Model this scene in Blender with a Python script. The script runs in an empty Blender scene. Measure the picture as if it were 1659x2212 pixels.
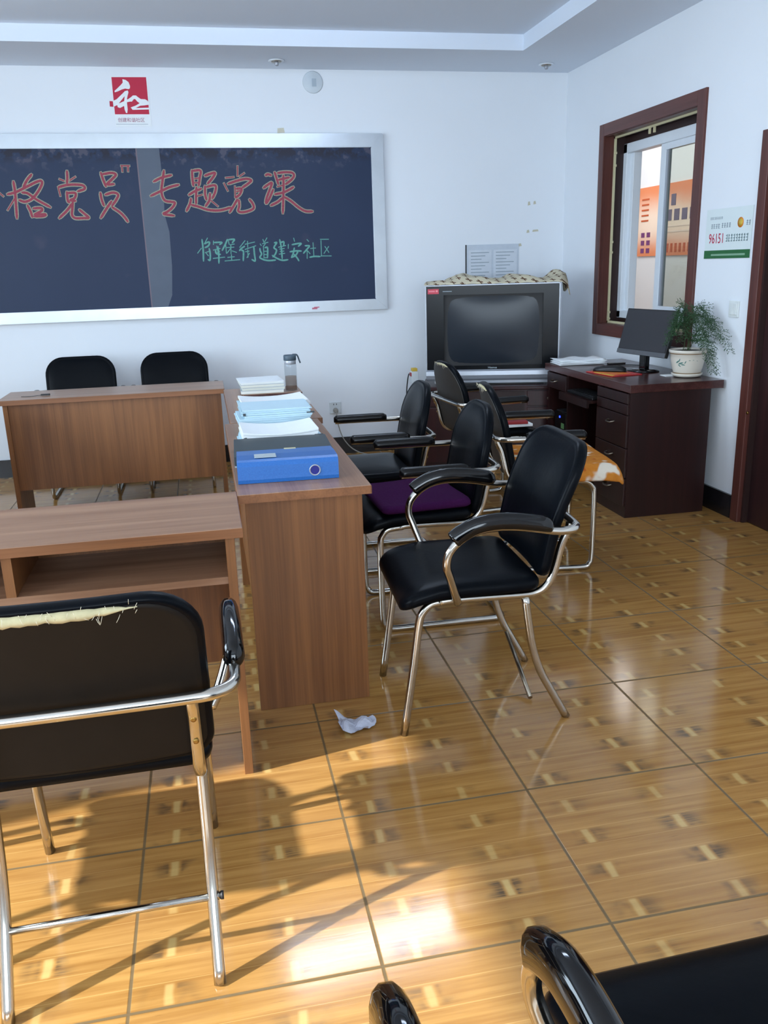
import bpy, bmesh, math, random
from mathutils import Vector, Matrix
random.seed(7)
SC = bpy.context.scene
COL = SC.collection
PI = math.pi
R = math.radians

# ---------------------------------------------------------------- camera
cam_data = bpy.data.cameras.new('camera')
cam = bpy.data.objects.new('camera', cam_data)
COL.objects.link(cam)
CR = ((0.9783485, -0.2048425, -0.0295581), (-0.0847699, -0.2663234, -0.9601489), (0.1888073, 0.9418659, -0.2779216))      # image right, image down, view direction
cam.matrix_world = Matrix(((CR[0][0], -CR[1][0], -CR[2][0], 0.0),
                           (CR[0][1], -CR[1][1], -CR[2][1], 0.0),
                           (CR[0][2], -CR[1][2], -CR[2][2], 1.41),
                           (0, 0, 0, 1)))
cam_data.sensor_fit = 'VERTICAL'
cam_data.sensor_height = 36.0
cam_data.sensor_width = 27.0
cam_data.lens = 29.9575
cam_data.clip_start = 0.02
SC.camera = cam

# ---------------------------------------------------------------- exposure
SC.view_settings.view_transform = 'Standard'
SC.view_settings.look = 'None'
SC.view_settings.gamma = 1.0
SC.view_settings.use_curve_mapping = False
SC.view_settings.exposure = 0.50

# ---------------------------------------------------------------- sky, sun, daylight at the windows
W = bpy.data.worlds.new('sky'); SC.world = W; W.use_nodes = True
bg = W.node_tree.nodes['Background']
bg.inputs[0].default_value = (0.62, 0.80, 1.0, 1); bg.inputs[1].default_value = 1.6

def light(name, kind, loc, energy, color, direction=None, size=None, size_y=None):
    l = bpy.data.lights.new(name, kind)
    l.energy = energy; l.color = color
    o = bpy.data.objects.new(name, l); COL.objects.link(o)
    o.location = loc
    if direction is not None:
        o.rotation_euler = Vector(direction).to_track_quat('-Z', 'Y').to_euler()
    if kind == 'AREA':
        l.shape = 'RECTANGLE'; l.size = size; l.size_y = size_y
    return o
SUN = light('sun', 'SUN', (-6, -1, 5), 7.8, (0.92, 0.96, 0.98), (1.0, 0.20, -0.545))
SUN.data.angle = R(0.9)
light('daylight_left_near', 'AREA', (-3.12, 0.70, 1.5), 60, (0.74, 0.88, 1.0), (1, 0, -0.1), 1.5, 1.1)
light('daylight_left_far', 'AREA', (-3.12, 3.3, 1.55), 62, (0.70, 0.86, 1.0), (1, 0, -0.1), 1.9, 1.3)
light('daylight_rear', 'AREA', (-0.4, -2.55, 1.6), 94, (0.78, 0.90, 1.0), (0, 1, -0.1), 3.6, 1.4)
light('corridor_daylight', 'AREA', (3.6, 7.4, 2.75), 25, (1.0, 0.96, 0.92), (0, 0, -1), 0.9, 3.0)

# ---------------------------------------------------------------- helpers
class MB:
    """collects shapes and links them as ONE mesh object"""
    def __init__(s): s.bm = bmesh.new()
    def quad(s, vs):
        return s.bm.faces.new([s.bm.verts.new(v) for v in vs])
    def box(s, x0, x1, y0, y1, z0, z1, mat=None, bevel=0.0):
        b = bmesh.new()
        v = [b.verts.new(p) for p in ((x0,y0,z0),(x1,y0,z0),(x1,y1,z0),(x0,y1,z0),(x0,y0,z1),(x1,y0,z1),(x1,y1,z1),(x0,y1,z1))]
        for f in ((3,2,1,0),(4,5,6,7),(0,1,5,4),(1,2,6,5),(2,3,7,6),(3,0,4,7)): b.faces.new([v[i] for i in f])
        if bevel > 0:
            bmesh.ops.bevel(b, geom=b.edges[:], offset=bevel, segments=2, affect='EDGES', profile=0.5)
        if mat is not None: bmesh.ops.transform(b, matrix=mat, verts=b.verts[:])
        s.merge(b); return s
    def merge(s, b):
        m = bpy.data.meshes.new('tmp'); b.to_mesh(m); b.free(); s.bm.from_mesh(m); bpy.data.meshes.remove(m)
    def tube(s, pts, r, seg=10, smooth=0, closed=False, taper=None):
        pts = [Vector(p) for p in pts]
        if smooth: pts = spline(pts, smooth, closed)
        n = len(pts); rings = []; prev = None
        for i, p in enumerate(pts):
            a = pts[(i-1) % n] if (i > 0 or closed) else p
            c = pts[(i+1) % n] if (i < n-1 or closed) else p
            t = (c-a).normalized()
            if prev is None:
                u = t.orthogonal().normalized()
            else:
                u = (prev - t*prev.dot(t)).normalized()
            prev = u; w = t.cross(u)
            rr = r if taper is None else r*taper(i/(n-1))
            rings.append([s.bm.verts.new(p + u*math.cos(k*2*PI/seg)*rr + w*math.sin(k*2*PI/seg)*rr) for k in range(seg)])
        for i in range(n if closed else n-1):
            A, B = rings[i], rings[(i+1) % n]
            for k in range(seg):
                f = s.bm.faces.new((A[k], A[(k+1)%seg], B[(k+1)%seg], B[k])); f.smooth = True
        if not closed:
            s.bm.faces.new(rings[0][::-1]); s.bm.faces.new(rings[-1])
        return s
    def lathe(s, prof, loc=(0,0,0), seg=28, mat=None):
        b = bmesh.new(); rings = []
        for (r, z) in prof:
            rings.append([b.verts.new((loc[0]+r*math.cos(k*2*PI/seg), loc[1]+r*math.sin(k*2*PI/seg), loc[2]+z)) for k in range(seg)])
        for A, B in zip(rings, rings[1:]):
            for k in range(seg):
                f = b.faces.new((A[k], A[(k+1)%seg], B[(k+1)%seg], B[k])); f.smooth = True
        b.faces.new(rings[0][::-1]); b.faces.new(rings[-1])
        if mat is not None: bmesh.ops.transform(b, matrix=mat, verts=b.verts[:])
        s.merge(b); return s
    def rings(s, rs, cap=True, smooth=True):
        """loft through closed rings of equal point count"""
        V = [[s.bm.verts.new(p) for p in r] for r in rs]
        n = len(V[0])
        for A, B in zip(V, V[1:]):
            for k in range(n):
                f = s.bm.faces.new((A[k], A[(k+1)%n], B[(k+1)%n], B[k])); f.smooth = smooth
        if cap:
            f = s.bm.faces.new(V[0][::-1]); f.smooth = smooth
            if cap != 'start':
                f = s.bm.faces.new(V[-1]); f.smooth = smooth
        return s
    def prism(s, poly, fn, t):
        """polygon poly (2D) placed by fn(a,b,depth), extruded by t"""
        lo = [s.bm.verts.new(fn(a, b, 0)) for a, b in poly]; hi = [s.bm.verts.new(fn(a, b, t)) for a, b in poly]
        s.bm.faces.new(lo[::-1]); s.bm.faces.new(hi); n = len(poly)
        for k in range(n): s.bm.faces.new((lo[k], lo[(k+1)%n], hi[(k+1)%n], hi[k]))
        return s
    def build(s, name, mat, parent=None, mats=None):
        bmesh.ops.recalc_face_normals(s.bm, faces=s.bm.faces[:])
        m = bpy.data.meshes.new(name); s.bm.to_mesh(m); s.bm.free()
        for x in (mats or [mat]): m.materials.append(x)
        o = bpy.data.objects.new(name, m); COL.objects.link(o)
        if parent is not None: o.parent = parent
        return o

def spline(P, k, closed=False):
    out = []; n = len(P)
    rng = range(n if closed else n-1)
    for i in rng:
        p0 = P[i-1] if (i > 0 or closed) else P[0]*2-P[1]
        p1 = P[i]; p2 = P[(i+1) % n]
        p3 = P[(i+2) % n] if (i+2 < n or closed) else P[n-1]*2-P[n-2]
        for j in range(k):
            t = j/k
            out.append(0.5*((2*p1)+(p2-p0)*t+(2*p0-5*p1+4*p2-p3)*t*t+(3*p1-p0-3*p2+p3)*t**3))
    if not closed: out.append(P[-1])
    return out

def tag(o, label=None, cat=None, group=None, kind=None):
    if label: o['label'] = label
    if cat: o['category'] = cat
    if group: o['group'] = group
    if kind: o['kind'] = kind
    return o
def thing(name, label, cat, loc=(0,0,0), rz=0.0, group=None):
    o = bpy.data.objects.new(name, None); COL.objects.link(o)
    o.empty_display_size = 0.05
    o.location = loc; o.rotation_euler = (0, 0, rz)
    return tag(o, label, cat, group)
def struct(o, label=None): return tag(o, label, None, None, 'structure')
def copy_tree(o, parent=None):
    c = o.copy(); COL.objects.link(c); c.parent = parent
    for ch in list(o.children): copy_tree(ch, c)
    return c

# ---------------------------------------------------------------- materials
def srgb(r, g, b):
    f = lambda c: (c/255/12.92) if c <= 10 else (((c/255)+0.055)/1.055)**2.4
    return (f(r), f(g), f(b), 1.0)
class NT:
    def __init__(s, name):
        s.m = bpy.data.materials.new(name); s.m.use_nodes = True
        s.t = s.m.node_tree; s.b = s.t.nodes['Principled BSDF']
    def n(s, kind, **kw):
        x = s.t.nodes.new(kind)
        for k, v in kw.items(): setattr(x, k, v)
        return x
    def l(s, a, b): s.t.links.new(a, b)
    def val(s, sock, v):
        if isinstance(v, (int, float)): sock.default_value = v
        elif isinstance(v, tuple): sock.default_value = v
        else: s.l(v, sock)
    def math(s, op, a, b=0.0, c=None, clamp=False):
        x = s.n('ShaderNodeMath', operation=op); x.use_clamp = clamp
        s.val(x.inputs[0], a); s.val(x.inputs[1], b)
        if c is not None: s.val(x.inputs[2], c)
        return x.outputs[0]
    def step(s, a, lo, hi):
        x = s.n('ShaderNodeMapRange', interpolation_type='SMOOTHSTEP')
        s.val(x.inputs[0], a); x.inputs[1].default_value = lo; x.inputs[2].default_value = hi
        return x.outputs[0]
    def mix(s, f, a, b):
        x = s.n('ShaderNodeMix', data_type='RGBA')
        s.val(x.inputs[0], f); s.val(x.inputs[6], a); s.val(x.inputs[7], b)
        return x.outputs[2]
    def noise(s, vec, scale, detail=3.0, rough=0.55):
        x = s.n('ShaderNodeTexNoise'); x.inputs['Scale'].default_value = scale
        x.inputs['Detail'].default_value = detail; x.inputs['Roughness'].default_value = rough
        if vec is not None: s.l(vec, x.inputs['Vector'])
        return x.outputs[0]
    def coords(s, scale=(1,1,1), which='Object', loc=(0,0,0)):
        tc = s.n('ShaderNodeTexCoord'); mp = s.n('ShaderNodeMapping')
        s.l(tc.outputs[which], mp.inputs[0]); mp.inputs['Scale'].default_value = scale; mp.inputs['Location'].default_value = loc
        return mp.outputs[0]
    def bump(s, h, strength, dist=0.01):
        x = s.n('ShaderNodeBump'); x.inputs['Strength'].default_value = strength; x.inputs['Distance'].default_value = dist
        s.l(h, x.inputs['Height']); s.l(x.outputs[0], s.b.inputs['Normal'])
    def set(s, color=None, rough=None, metal=None, spec=None, coat=None, trans=None, ior=None):
        for k, v in (('Base Color', color), ('Roughness', rough), ('Metallic', metal), ('Specular IOR Level', spec), ('Coat Weight', coat), ('Transmission Weight', trans), ('IOR', ior)):
            if v is not None: s.val(s.b.inputs[k], v)
        return s
def plain(name, col, rough=0.5, metal=0.0, var=0.08, scale=20, spec=0.5, bump=0.0, coat=0.0):
    t = NT(name); c = srgb(*col)
    nz = t.noise(t.coords(), scale)
    dark = tuple(x*(1-var) for x in c[:3])+(1,); lite = tuple(min(1, x*(1+var)) for x in c[:3])+(1,)
    t.set(t.mix(nz, dark, lite), rough, metal, spec, coat)
    if bump: t.bump(nz, bump, 0.004)
    return t.m
def wood(name, a, b, axis, rough=0.35, fine=1.0, spec=0.5):
    """laminate with grain running along one local axis"""
    t = NT(name); sc = [26*fine]*3; sc[axis] = 0.9
    c = t.coords(tuple(sc)); n1 = t.noise(c, 1.0, 4.0, 0.6)
    sc2 = [5*fine]*3; sc2[axis] = 0.35
    n2 = t.noise(t.coords(tuple(sc2)), 1.0, 2.0, 0.5)
    sc3 = [160*fine]*3; sc3[axis] = 3.0
    n3 = t.noise(t.coords(tuple(sc3)), 1.0, 2.0, 0.5)
    f = t.math('ADD', t.math('MULTIPLY', n1, 0.55), t.math('ADD', t.math('MULTIPLY', n2, 0.5), t.math('MULTIPLY', n3, 0.25)))
    f = t.step(f, 0.42, 0.88)
    t.set(t.mix(f, srgb(*a), srgb(*b)), rough, 0.0, spec)
    return t.m

M = {}
M['wall'] = plain('white_wall_paint', (229, 233, 238), 0.75, var=0.015, scale=3, spec=0.25)
M['ceil'] = plain('ceiling_paint', (222, 230, 241), 0.85, var=0.012, scale=3, spec=0.2)
M['black_skirt'] = plain('black_skirting_tile', (26, 24, 27), 0.25, var=0.2)
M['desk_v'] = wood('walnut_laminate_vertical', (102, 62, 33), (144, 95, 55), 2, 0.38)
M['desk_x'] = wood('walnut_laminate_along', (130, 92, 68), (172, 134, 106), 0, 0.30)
M['desk_edge'] = wood('walnut_edge_band', (108, 66, 38), (144, 94, 58), 0, 0.4)
M['red_v'] = wood('mahogany_vertical', (27, 9, 9), (48, 20, 18), 2, 0.34)
M['red_x'] = wood('mahogany_top', (54, 27, 25), (86, 48, 44), 1, 0.22)
M['red_cab'] = wood('mahogany_cabinet', (36, 9, 13), (58, 18, 23), 2, 0.3)
M['frame_v'] = wood('brown_casing_vertical', (74, 36, 30), (104, 58, 50), 2, 0.4)
M['frame_y'] = wood('brown_casing_across', (74, 36, 30), (104, 58, 50), 1, 0.4)
M['frame_dark'] = plain('shaded_jamb_lining', (44, 24, 22), 0.5, var=0.2)
M['door_leaf'] = wood('dark_door_leaf', (36, 18, 20), (56, 30, 30), 2, 0.35)
M['chrome'] = plain('worn_chrome_tube', (196, 192, 184), 0.16, 1.0, var=0.10, scale=14)
M['chrome_dull'] = plain('dull_steel', (150, 140, 126), 0.28, 1.0, var=0.18, scale=16)
M['leather'] = plain('black_leatherette', (7, 10, 15), 0.32, var=0.25, scale=60, bump=0.06, spec=0.07)
M['leather_b'] = plain('brown_black_back_panel', (26, 21, 17), 0.6, var=0.2, scale=25, spec=0.15)
M['back_grey'] = plain('grey_brown_back_panel', (46, 42, 39), 0.5, var=0.15, scale=25, spec=0.35)
M['gloss'] = plain('black_gloss_plastic', (6, 6, 8), 0.07, var=0.1, spec=0.4, coat=0.12)
M['worn_pad'] = plain('scuffed_black_plastic', (13, 12, 13), 0.25, var=0.3, scale=30, spec=0.3)
M['cream_foam'] = plain('torn_cream_foam', (188, 178, 140), 0.9, var=0.25, scale=60)
M['thread'] = plain('frayed_thread', (214, 204, 178), 0.9)
M['black'] = plain('black_plastic', (18, 18, 20), 0.35)
M['matte_black'] = plain('matte_black_plastic', (26, 26, 28), 0.55)
M['silver'] = plain('silver_plastic', (168, 172, 180), 0.32, 0.35, var=0.04)
M['alu'] = plain('brushed_aluminium', (186, 192, 198), 0.30, 0.75, var=0.10, scale=8)
M['white_pvc'] = plain('white_window_plastic', (222, 228, 234), 0.35, var=0.03)
M['white'] = plain('white_paper', (232, 236, 238), 0.7, var=0.03)
M['paper_blue'] = plain('pale_blue_paper', (188, 214, 226), 0.65, var=0.04)
M['cream'] = plain('cream_bead', (206, 198, 160), 0.6)
M['brass'] = plain('brass_fitting', (150, 118, 62), 0.3, 1.0)
M['purple'] = plain('purple_cloth', (58, 18, 62), 0.95, var=0.25, scale=120, bump=0.4, spec=0.1)
M['red'] = plain('red_cover', (150, 24, 34), 0.45)
M['red_print'] = plain('crimson_print', (188, 26, 62), 0.6, var=0.05)
M['blue_print'] = plain('blue_ink', (40, 62, 150), 0.6)
M['grey_print'] = plain('grey_ink', (150, 162, 170), 0.7)
M['lgrey_print'] = plain('pale_grey_ink', (190, 198, 204), 0.7)
M['green_print'] = plain('green_print', (34, 98, 52), 0.6)
M['orange'] = plain('orange_print', (220, 132, 40), 0.6)
M['folder_black'] = plain('dark_grey_folder', (52, 62, 66), 0.45)
M['leaf'] = plain('fern_green', (38, 74, 36), 0.6, var=0.35, scale=30)
M['stem'] = plain('fern_stem', (60, 84, 44), 0.6)
M['soil'] = plain('potting_soil', (40, 32, 22), 0.95, var=0.4, scale=60)
M['socket'] = plain('white_socket_plastic', (208, 214, 216), 0.4)
M['switch'] = plain('ivory_switch_plastic', (220, 224, 222), 0.4)
M['wire'] = plain('grey_cable', (150, 146, 138), 0.5)
M['wire_black'] = plain('black_cable', (22, 26, 30), 0.5)
M['yellow'] = plain('yellow_plastic', (206, 172, 60), 0.5)
M['tape'] = plain('old_sticky_tape', (196, 190, 168), 0.4)
M['label_grey'] = plain('pale_label', (172, 184, 190), 0.5)
M['chalk_red'] = plain('red_chalk', (152, 74, 88), 0.95, var=0.35, scale=90, spec=0.1)
M['chalk_yel'] = plain('pale_yellow_chalk', (156, 158, 138), 0.95, var=0.35, scale=90, spec=0.1)
M['chalk_green'] = plain('green_chalk', (104, 160, 150), 0.95, var=0.35, scale=90, spec=0.1)
M['keys'] = plain('keyboard_black', (20, 20, 22), 0.5)

def glass_mat(name, tint, refl=0.10, rough=0.02):
    t = NT(name); tr = t.n('ShaderNodeBsdfTransparent'); gl = t.n('ShaderNodeBsdfGlossy')
    tr.inputs[0].default_value = srgb(*tint); gl.inputs['Roughness'].default_value = rough
    mx = t.n('ShaderNodeMixShader'); lw = t.n('ShaderNodeLayerWeight'); lw.inputs[0].default_value = 0.25
    t.l(t.math('ADD', t.math('MULTIPLY', t.math('POWER', lw.outputs['Facing'], 3.0), 0.55), 0.03), mx.inputs[0]); t.l(tr.outputs[0], mx.inputs[1]); t.l(gl.outputs[0], mx.inputs[2])
    t.l(mx.outputs[0], t.t.nodes['Material Output'].inputs[0]); return t.m
M['glass'] = glass_mat('window_glass', (228, 232, 228))
M['bottle_glass'] = glass_mat('bottle_plastic', (236, 239, 241))
M['tea'] = glass_mat('pale_tea', (224, 212, 204))
def emit(name, col, k):
    t = NT(name); t.set(srgb(*col), 0.5)
    t.b.inputs['Emission Color'].default_value = srgb(*col); t.b.inputs['Emission Strength'].default_value = k
    return t.m
M['tube_on'] = emit('lit_fluorescent_tube', (218, 234, 255), 14.0)
M['led'] = emit('blue_led', (30, 50, 255), 6.0)

# floor: glazed bamboo-look tiles
def floor_mat():
    t = NT('bamboo_look_floor_tiles'); g = t.n('ShaderNodeNewGeometry')
    sp = t.n('ShaderNodeSeparateXYZ'); t.l(g.outputs['Position'], sp.inputs[0]); X, Y = sp.outputs[0], sp.outputs[1]
    S = 0.515
    gx = t.math('DIVIDE', t.math('SUBTRACT', X, 0.254), S); gy = t.math('DIVIDE', t.math('SUBTRACT', Y, 1.428), S)
    u = t.math('FRACT', gx); v = t.math('FRACT', gy)
    rows = t.math('MULTIPLY', gy, 8.0); ri = t.math('FLOOR', rows); rt = t.math('FRACT', rows)
    even = t.math('LESS_THAN', t.math('FRACT', t.math('MULTIPLY', ri, 0.5)), 0.25)
    wob = t.math('MULTIPLY', t.math('SUBTRACT', t.noise(g.outputs['Position'], 9.0, 2.0), 0.5), 0.03)
    uu = t.math('ADD', t.math('MULTIPLY', t.math('SUBTRACT', t.math('ADD', u, wob), 0.153), 2.0), 0.5)
    hid = t.math('FLOOR', t.math('ADD', t.math('MULTIPLY', t.math('SUBTRACT', gx, 0.153), 2.0), 0.5))
    d = t.math('ABSOLUTE', t.math('SUBTRACT', t.math('FRACT', uu), 0.5))          # 0 at a node bar, .5 between
    cv = t.n('ShaderNodeCombineXYZ'); t.l(ri, cv.inputs[0]); t.l(hid, cv.inputs[1])
    wn = t.n('ShaderNodeTexWhiteNoise'); wn.noise_dimensions = '3D'; t.l(cv.outputs[0], wn.inputs[0]); rnd = wn.outputs['Value']
    mp = t.n('ShaderNodeMapping'); t.l(g.outputs['Position'], mp.inputs[0]); mp.inputs['Scale'].default_value = (7, 150, 1)
    streak = t.noise(mp.outputs[0], 1.0, 4.0, 0.65)
    mp2 = t.n('ShaderNodeMapping'); t.l(g.outputs['Position'], mp2.inputs[0]); mp2.inputs['Scale'].default_value = (2.2, 46, 1)
    grain = t.noise(mp2.outputs[0], 1.0, 4.0, 0.6)
    mp3 = t.n('ShaderNodeMapping'); t.l(g.outputs['Position'], mp3.inputs[0]); mp3.inputs['Scale'].default_value = (3.0, 3.0, 1)
    blot = t.noise(mp3.outputs[0], 1.0, 2.0, 0.5)
    inrow = t.math('MULTIPLY', t.step(rt, 0.03, 0.14), t.math('SUBTRACT', 1.0, t.step(rt, 0.84, 0.97)))
    barrow = t.math('MULTIPLY', even, inrow)
    bar = t.math('MULTIPLY', t.math('SUBTRACT', 1.0, t.step(d, 0.016, 0.052)), barrow)
    near = t.math('MULTIPLY', t.step(d, 0.042, 0.075), t.math('SUBTRACT', 1.0, t.step(d, 0.075, 0.30)))
    sm = t.math('MULTIPLY', near, t.step(t.math('ADD', streak, t.math('MULTIPLY', blot, 0.35)), 0.43, 0.74))
    sm = t.math('MULTIPLY', sm, t.step(t.noise(g.outputs['Position'], 13.0, 2.0), 0.38, 0.60))
    sm = t.math('MULTIPLY', sm, t.math('MULTIPLY', barrow, t.math('ADD', t.math('MULTIPLY', rnd, 0.8), 0.35)))
    # wedge marks in the plain strips
    uw = t.math('ABSOLUTE', t.math('SUBTRACT', t.math('FRACT', t.math('ADD', uu, 0.12)), 0.5))
    wz = t.math('MULTIPLY', t.math('SUBTRACT', 1.0, t.step(uw, 0.02, 0.20)), t.step(streak, 0.60, 0.72))
    wz = t.math('MULTIPLY', t.math('MULTIPLY', wz, t.math('SUBTRACT', 1.0, even)), 0.65)
    base = t.mix(t.step(grain, 0.3, 0.72), srgb(154, 108, 54), srgb(183, 137, 76))
    base = t.mix(t.math('MULTIPLY', t.step(blot, 0.35, 0.75), 0.35), base, srgb(168, 124, 78))
    base = t.mix(t.math('MULTIPLY', t.step(streak, 0.55, 0.8), 0.25), base, srgb(132, 88, 42))
    line = t.math('ABSOLUTE', t.math('SUBTRACT', rt, 0.5))
    base = t.mix(t.math('MULTIPLY', t.step(line, 0.475, 0.5), 0.35), base, srgb(226, 184, 116))
    base = t.mix(t.math('MULTIPLY', sm, 0.85, clamp=True), base, srgb(80, 66, 50))
    base = t.mix(wz, base, srgb(92, 64, 36))
    base = t.mix(t.math('MULTIPLY', bar, t.math('ADD', t.math('MULTIPLY', rnd, 0.3), 0.28)), base, srgb(218, 190, 124))
    eu = t.math('SUBTRACT', 0.5, t.math('ABSOLUTE', t.math('SUBTRACT', u, 0.5)))
    ev = t.math('SUBTRACT', 0.5, t.math('ABSOLUTE', t.math('SUBTRACT', v, 0.5)))
    gr = t.math('SUBTRACT', 1.0, t.step(t.math('MINIMUM', eu, ev), 0.004, 0.0095))
    base = t.mix(t.math('MULTIPLY', gr, 0.85), base, srgb(92, 78, 52))
    rough = t.math('ADD', t.math('MULTIPLY', streak, 0.10), 0.065)
    t.set(base, t.math('ADD', rough, t.math('MULTIPLY', gr, 0.5)), 0.0, 0.62)
    t.bump(t.math('ADD', t.math('MULTIPLY', gr, -1.0), t.math('MULTIPLY', streak, 0.06)), 0.18, 0.004)
    return t.m
M['floor'] = floor_mat()

def board_mat():
    t = NT('dark_slate_board'); c = t.coords((1,1,1), 'Object')
    sp = t.n('ShaderNodeSeparateXYZ'); t.l(c, sp.inputs[0]); z = sp.outputs[2]
    top = t.step(z, 2.05, 2.20)
    n1 = t.noise(c, 16.0, 3.0); n2 = t.noise(c, 4.0, 3.0); n3 = t.noise(c, 1.5, 2.0)
    base = t.mix(n3, srgb(34, 47, 72), srgb(42, 55, 82))
    base = t.mix(t.math('MULTIPLY', t.math('MULTIPLY', top, t.step(n1, 0.56, 0.64)), 0.5), base, srgb(98, 92, 104))
    base = t.mix(t.math('MULTIPLY', t.math('MULTIPLY', t.step(z, 2.12, 2.2), t.step(n1, 0.52, 0.42)), 0.6), base, srgb(36, 24, 22))
    base = t.mix(t.math('MULTIPLY', t.step(n2, 0.6, 0.75), 0.12), base, srgb(120, 100, 110))
    t.set(base, 0.45, 0.0, 0.22); return t.m
M['board'] = board_mat()

def cloth_mat():
    t = NT('cream_cloth_brown_motifs'); c = t.coords((1,1,1), 'Object')
    sp = t.n('ShaderNodeSeparateXYZ'); t.l(c, sp.inputs[0])
    S = 0.062
    a = t.math('DIVIDE', t.math('ADD', sp.outputs[0], sp.outputs[2]), S)
    b = t.math('DIVIDE', t.math('ADD', sp.outputs[1], t.math('MULTIPLY', sp.outputs[0], 0.35)), S)
    fa = t.math('SUBTRACT', t.math('FRACT', a), 0.5); fb = t.math('SUBTRACT', t.math('FRACT', b), 0.5)
    r = t.math('POWER', t.math('ADD', t.math('MULTIPLY', fa, fa), t.math('MULTIPLY', fb, fb)), 0.5)
    th = t.math('ARCTAN2', fb, fa)
    pet = t.math('ABSOLUTE', t.math('COSINE', t.math('MULTIPLY', th, 2.0)))
    lim = t.math('ADD', t.math('MULTIPLY', pet, 0.25), 0.07)
    motif = t.math('LESS_THAN', r, lim)
    t.set(t.mix(motif, srgb(206, 196, 170), srgb(96, 70, 52)), 0.85, 0.0, 0.2); return t.m
M['cloth'] = cloth_mat()

def orange_cushion_mat():
    t = NT('orange_floral_plush'); c = t.coords()
    n = t.noise(c, 9.0, 2.0); n2 = t.noise(c, 30.0, 3.0)
    base = t.mix(n2, srgb(172, 98, 30), srgb(204, 136, 58))
    base = t.mix(t.step(n, 0.52, 0.60), base, srgb(216, 206, 190))
    base = t.mix(t.step(n, 0.40, 0.36), base, srgb(160, 74, 30))
    t.set(base, 0.95, 0, 0.1); t.bump(n2, 0.5, 0.01); return t.m
M['orange_plush'] = orange_cushion_mat()

def orange_poster_mat():
    t = NT('orange_poster_print'); c = t.coords()
    sp = t.n('ShaderNodeSeparateXYZ'); t.l(c, sp.inputs[0])
    n = t.noise(c, 3.0, 2.0)
    z = t.math('ADD', t.math('ABSOLUTE', t.math('SUBTRACT', sp.outputs[2], 1.73)), t.math('MULTIPLY', n, 0.1))
    t.set(t.mix(t.step(z, 0.08, 0.36), srgb(248, 228, 210), srgb(232, 142, 96)), 0.5); return t.m
M['poster'] = orange_poster_mat()

def blue_file_mat():
    t = NT('blue_file_plastic'); n = t.noise(t.coords(), 220.0, 2.0)
    t.set(t.mix(n, srgb(28, 88, 160), srgb(48, 112, 186)), 0.35, 0, 0.5); t.bump(n, 0.08, 0.002); return t.m
M['blue_file'] = blue_file_mat()

def pot_mat():
    t = NT('white_glazed_pot'); n = t.noise(t.coords(), 22.0, 2.0)
    t.set(t.mix(t.step(n, 0.68, 0.74), srgb(222, 214, 200), srgb(92, 116, 96)), 0.2, 0, 0.5); return t.m
M['pot'] = plain('cream_glazed_pot', (216, 208, 194), 0.22, var=0.03)
M['pot_line'] = plain('brown_pot_line', (128, 98, 62), 0.3)
M['pot_leaf'] = plain('teal_brush_leaf', (78, 122, 112), 0.4)

# ================================================================ THE SETTING
XR, YB, XL, YF, ZC = 2.79, 6.51, -3.2, -2.65, 2.734
fl = MB().box(XL-0.2, 5.0, YF-0.2, 10.4, -0.06, 0).build('floor', M['floor']); struct(fl)
w = MB().box(XL-0.2, XR+0.14, YB, YB+0.14, 0, 3.0).build('wall_back', M['wall']); struct(w)
# right wall with the window opening and the doorway
m = MB()
WY0, WY1, WZ0, WZ1 = 4.68, 5.838, 0.963, 2.208
DY0, DY1, DZ = 3.10, 4.00, 1.95
T = 0.20
m.box(XR, XR+T, WY1, YB, 0, 3.0); m.box(XR, XR+T, WY0, WY1, 0, WZ0); m.box(XR, XR+T, WY0, WY1, WZ1, 3.0)
m.box(XR, XR+T, DY1, WY0, 0, 3.0); m.box(XR, XR+T, DY0, DY1, DZ, 3.0); m.box(XR, XR+T, YF, DY0, 0, 3.0)
struct(m.build('wall_right', M['wall']))
# left wall with two daylight openings (outside the frame)
m = MB()
m.box(XL-T, XL, YF, -0.25, 0, 3.0); m.box(XL-T, XL, -0.25, 1.62, 0, 0.75); m.box(XL-T, XL, -0.25, 1.62, 2.12, 3.0)
m.box(XL-T, XL, 1.62, 2.7, 0, 3.0); m.box(XL-T, XL, 2.7, 4.7, 0, 0.85); m.box(XL-T, XL, 2.7, 4.7, 2.2, 3.0); m.box(XL-T, XL, 4.7, YB, 0, 3.0)
struct(m.build('wall_left', M['wall']))
m = MB()
m.box(XL-T, XR+T, YF-T, YF, 0, 0.85); m.box(XL-T, XR+T, YF-T, YF, 2.35, 3.0); m.box(XL-T, -2.3, YF-T, YF, 0.85, 2.35); m.box(1.5, XR+T, YF-T, YF, 0.85, 2.35)
struct(m.build('wall_front', M['wall']))
# unseen box added outside the far left window keeps the sun off it
m = MB().box(-8.2, -4.9, 1.9, 9.0, 0, 7.0).build('sun_blocker', M['wall']); struct(m)
# ceiling: raised middle with a lower border all around
m = MB().box(XL-0.2, XR+0.2, YF-0.2, YB+0.14, ZC+0.095, ZC+0.2).build('ceiling', M['ceil']); struct(m)
m = MB()
m.box(XL, XR, 5.875, YB, ZC, ZC+0.1); m.box(XL, XR, YF, YF+0.6, ZC, ZC+0.1)
m.box(2.202, XR, YF+0.6, 5.875, ZC, ZC+0.1); m.box(XL, XL+0.6, YF+0.6, 5.875, ZC, ZC+0.1)
struct(m.build('trim_1', M['ceil']))
struct(MB().box(XL, XR, YB-0.014, YB, 0, 0.13).build('baseboard_back', M['black_skirt']))
struct(MB().box(XR-0.014, XR, 4.075, YB-0.014, 0, 0.13).build('baseboard_right', M['black_skirt']))

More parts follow.
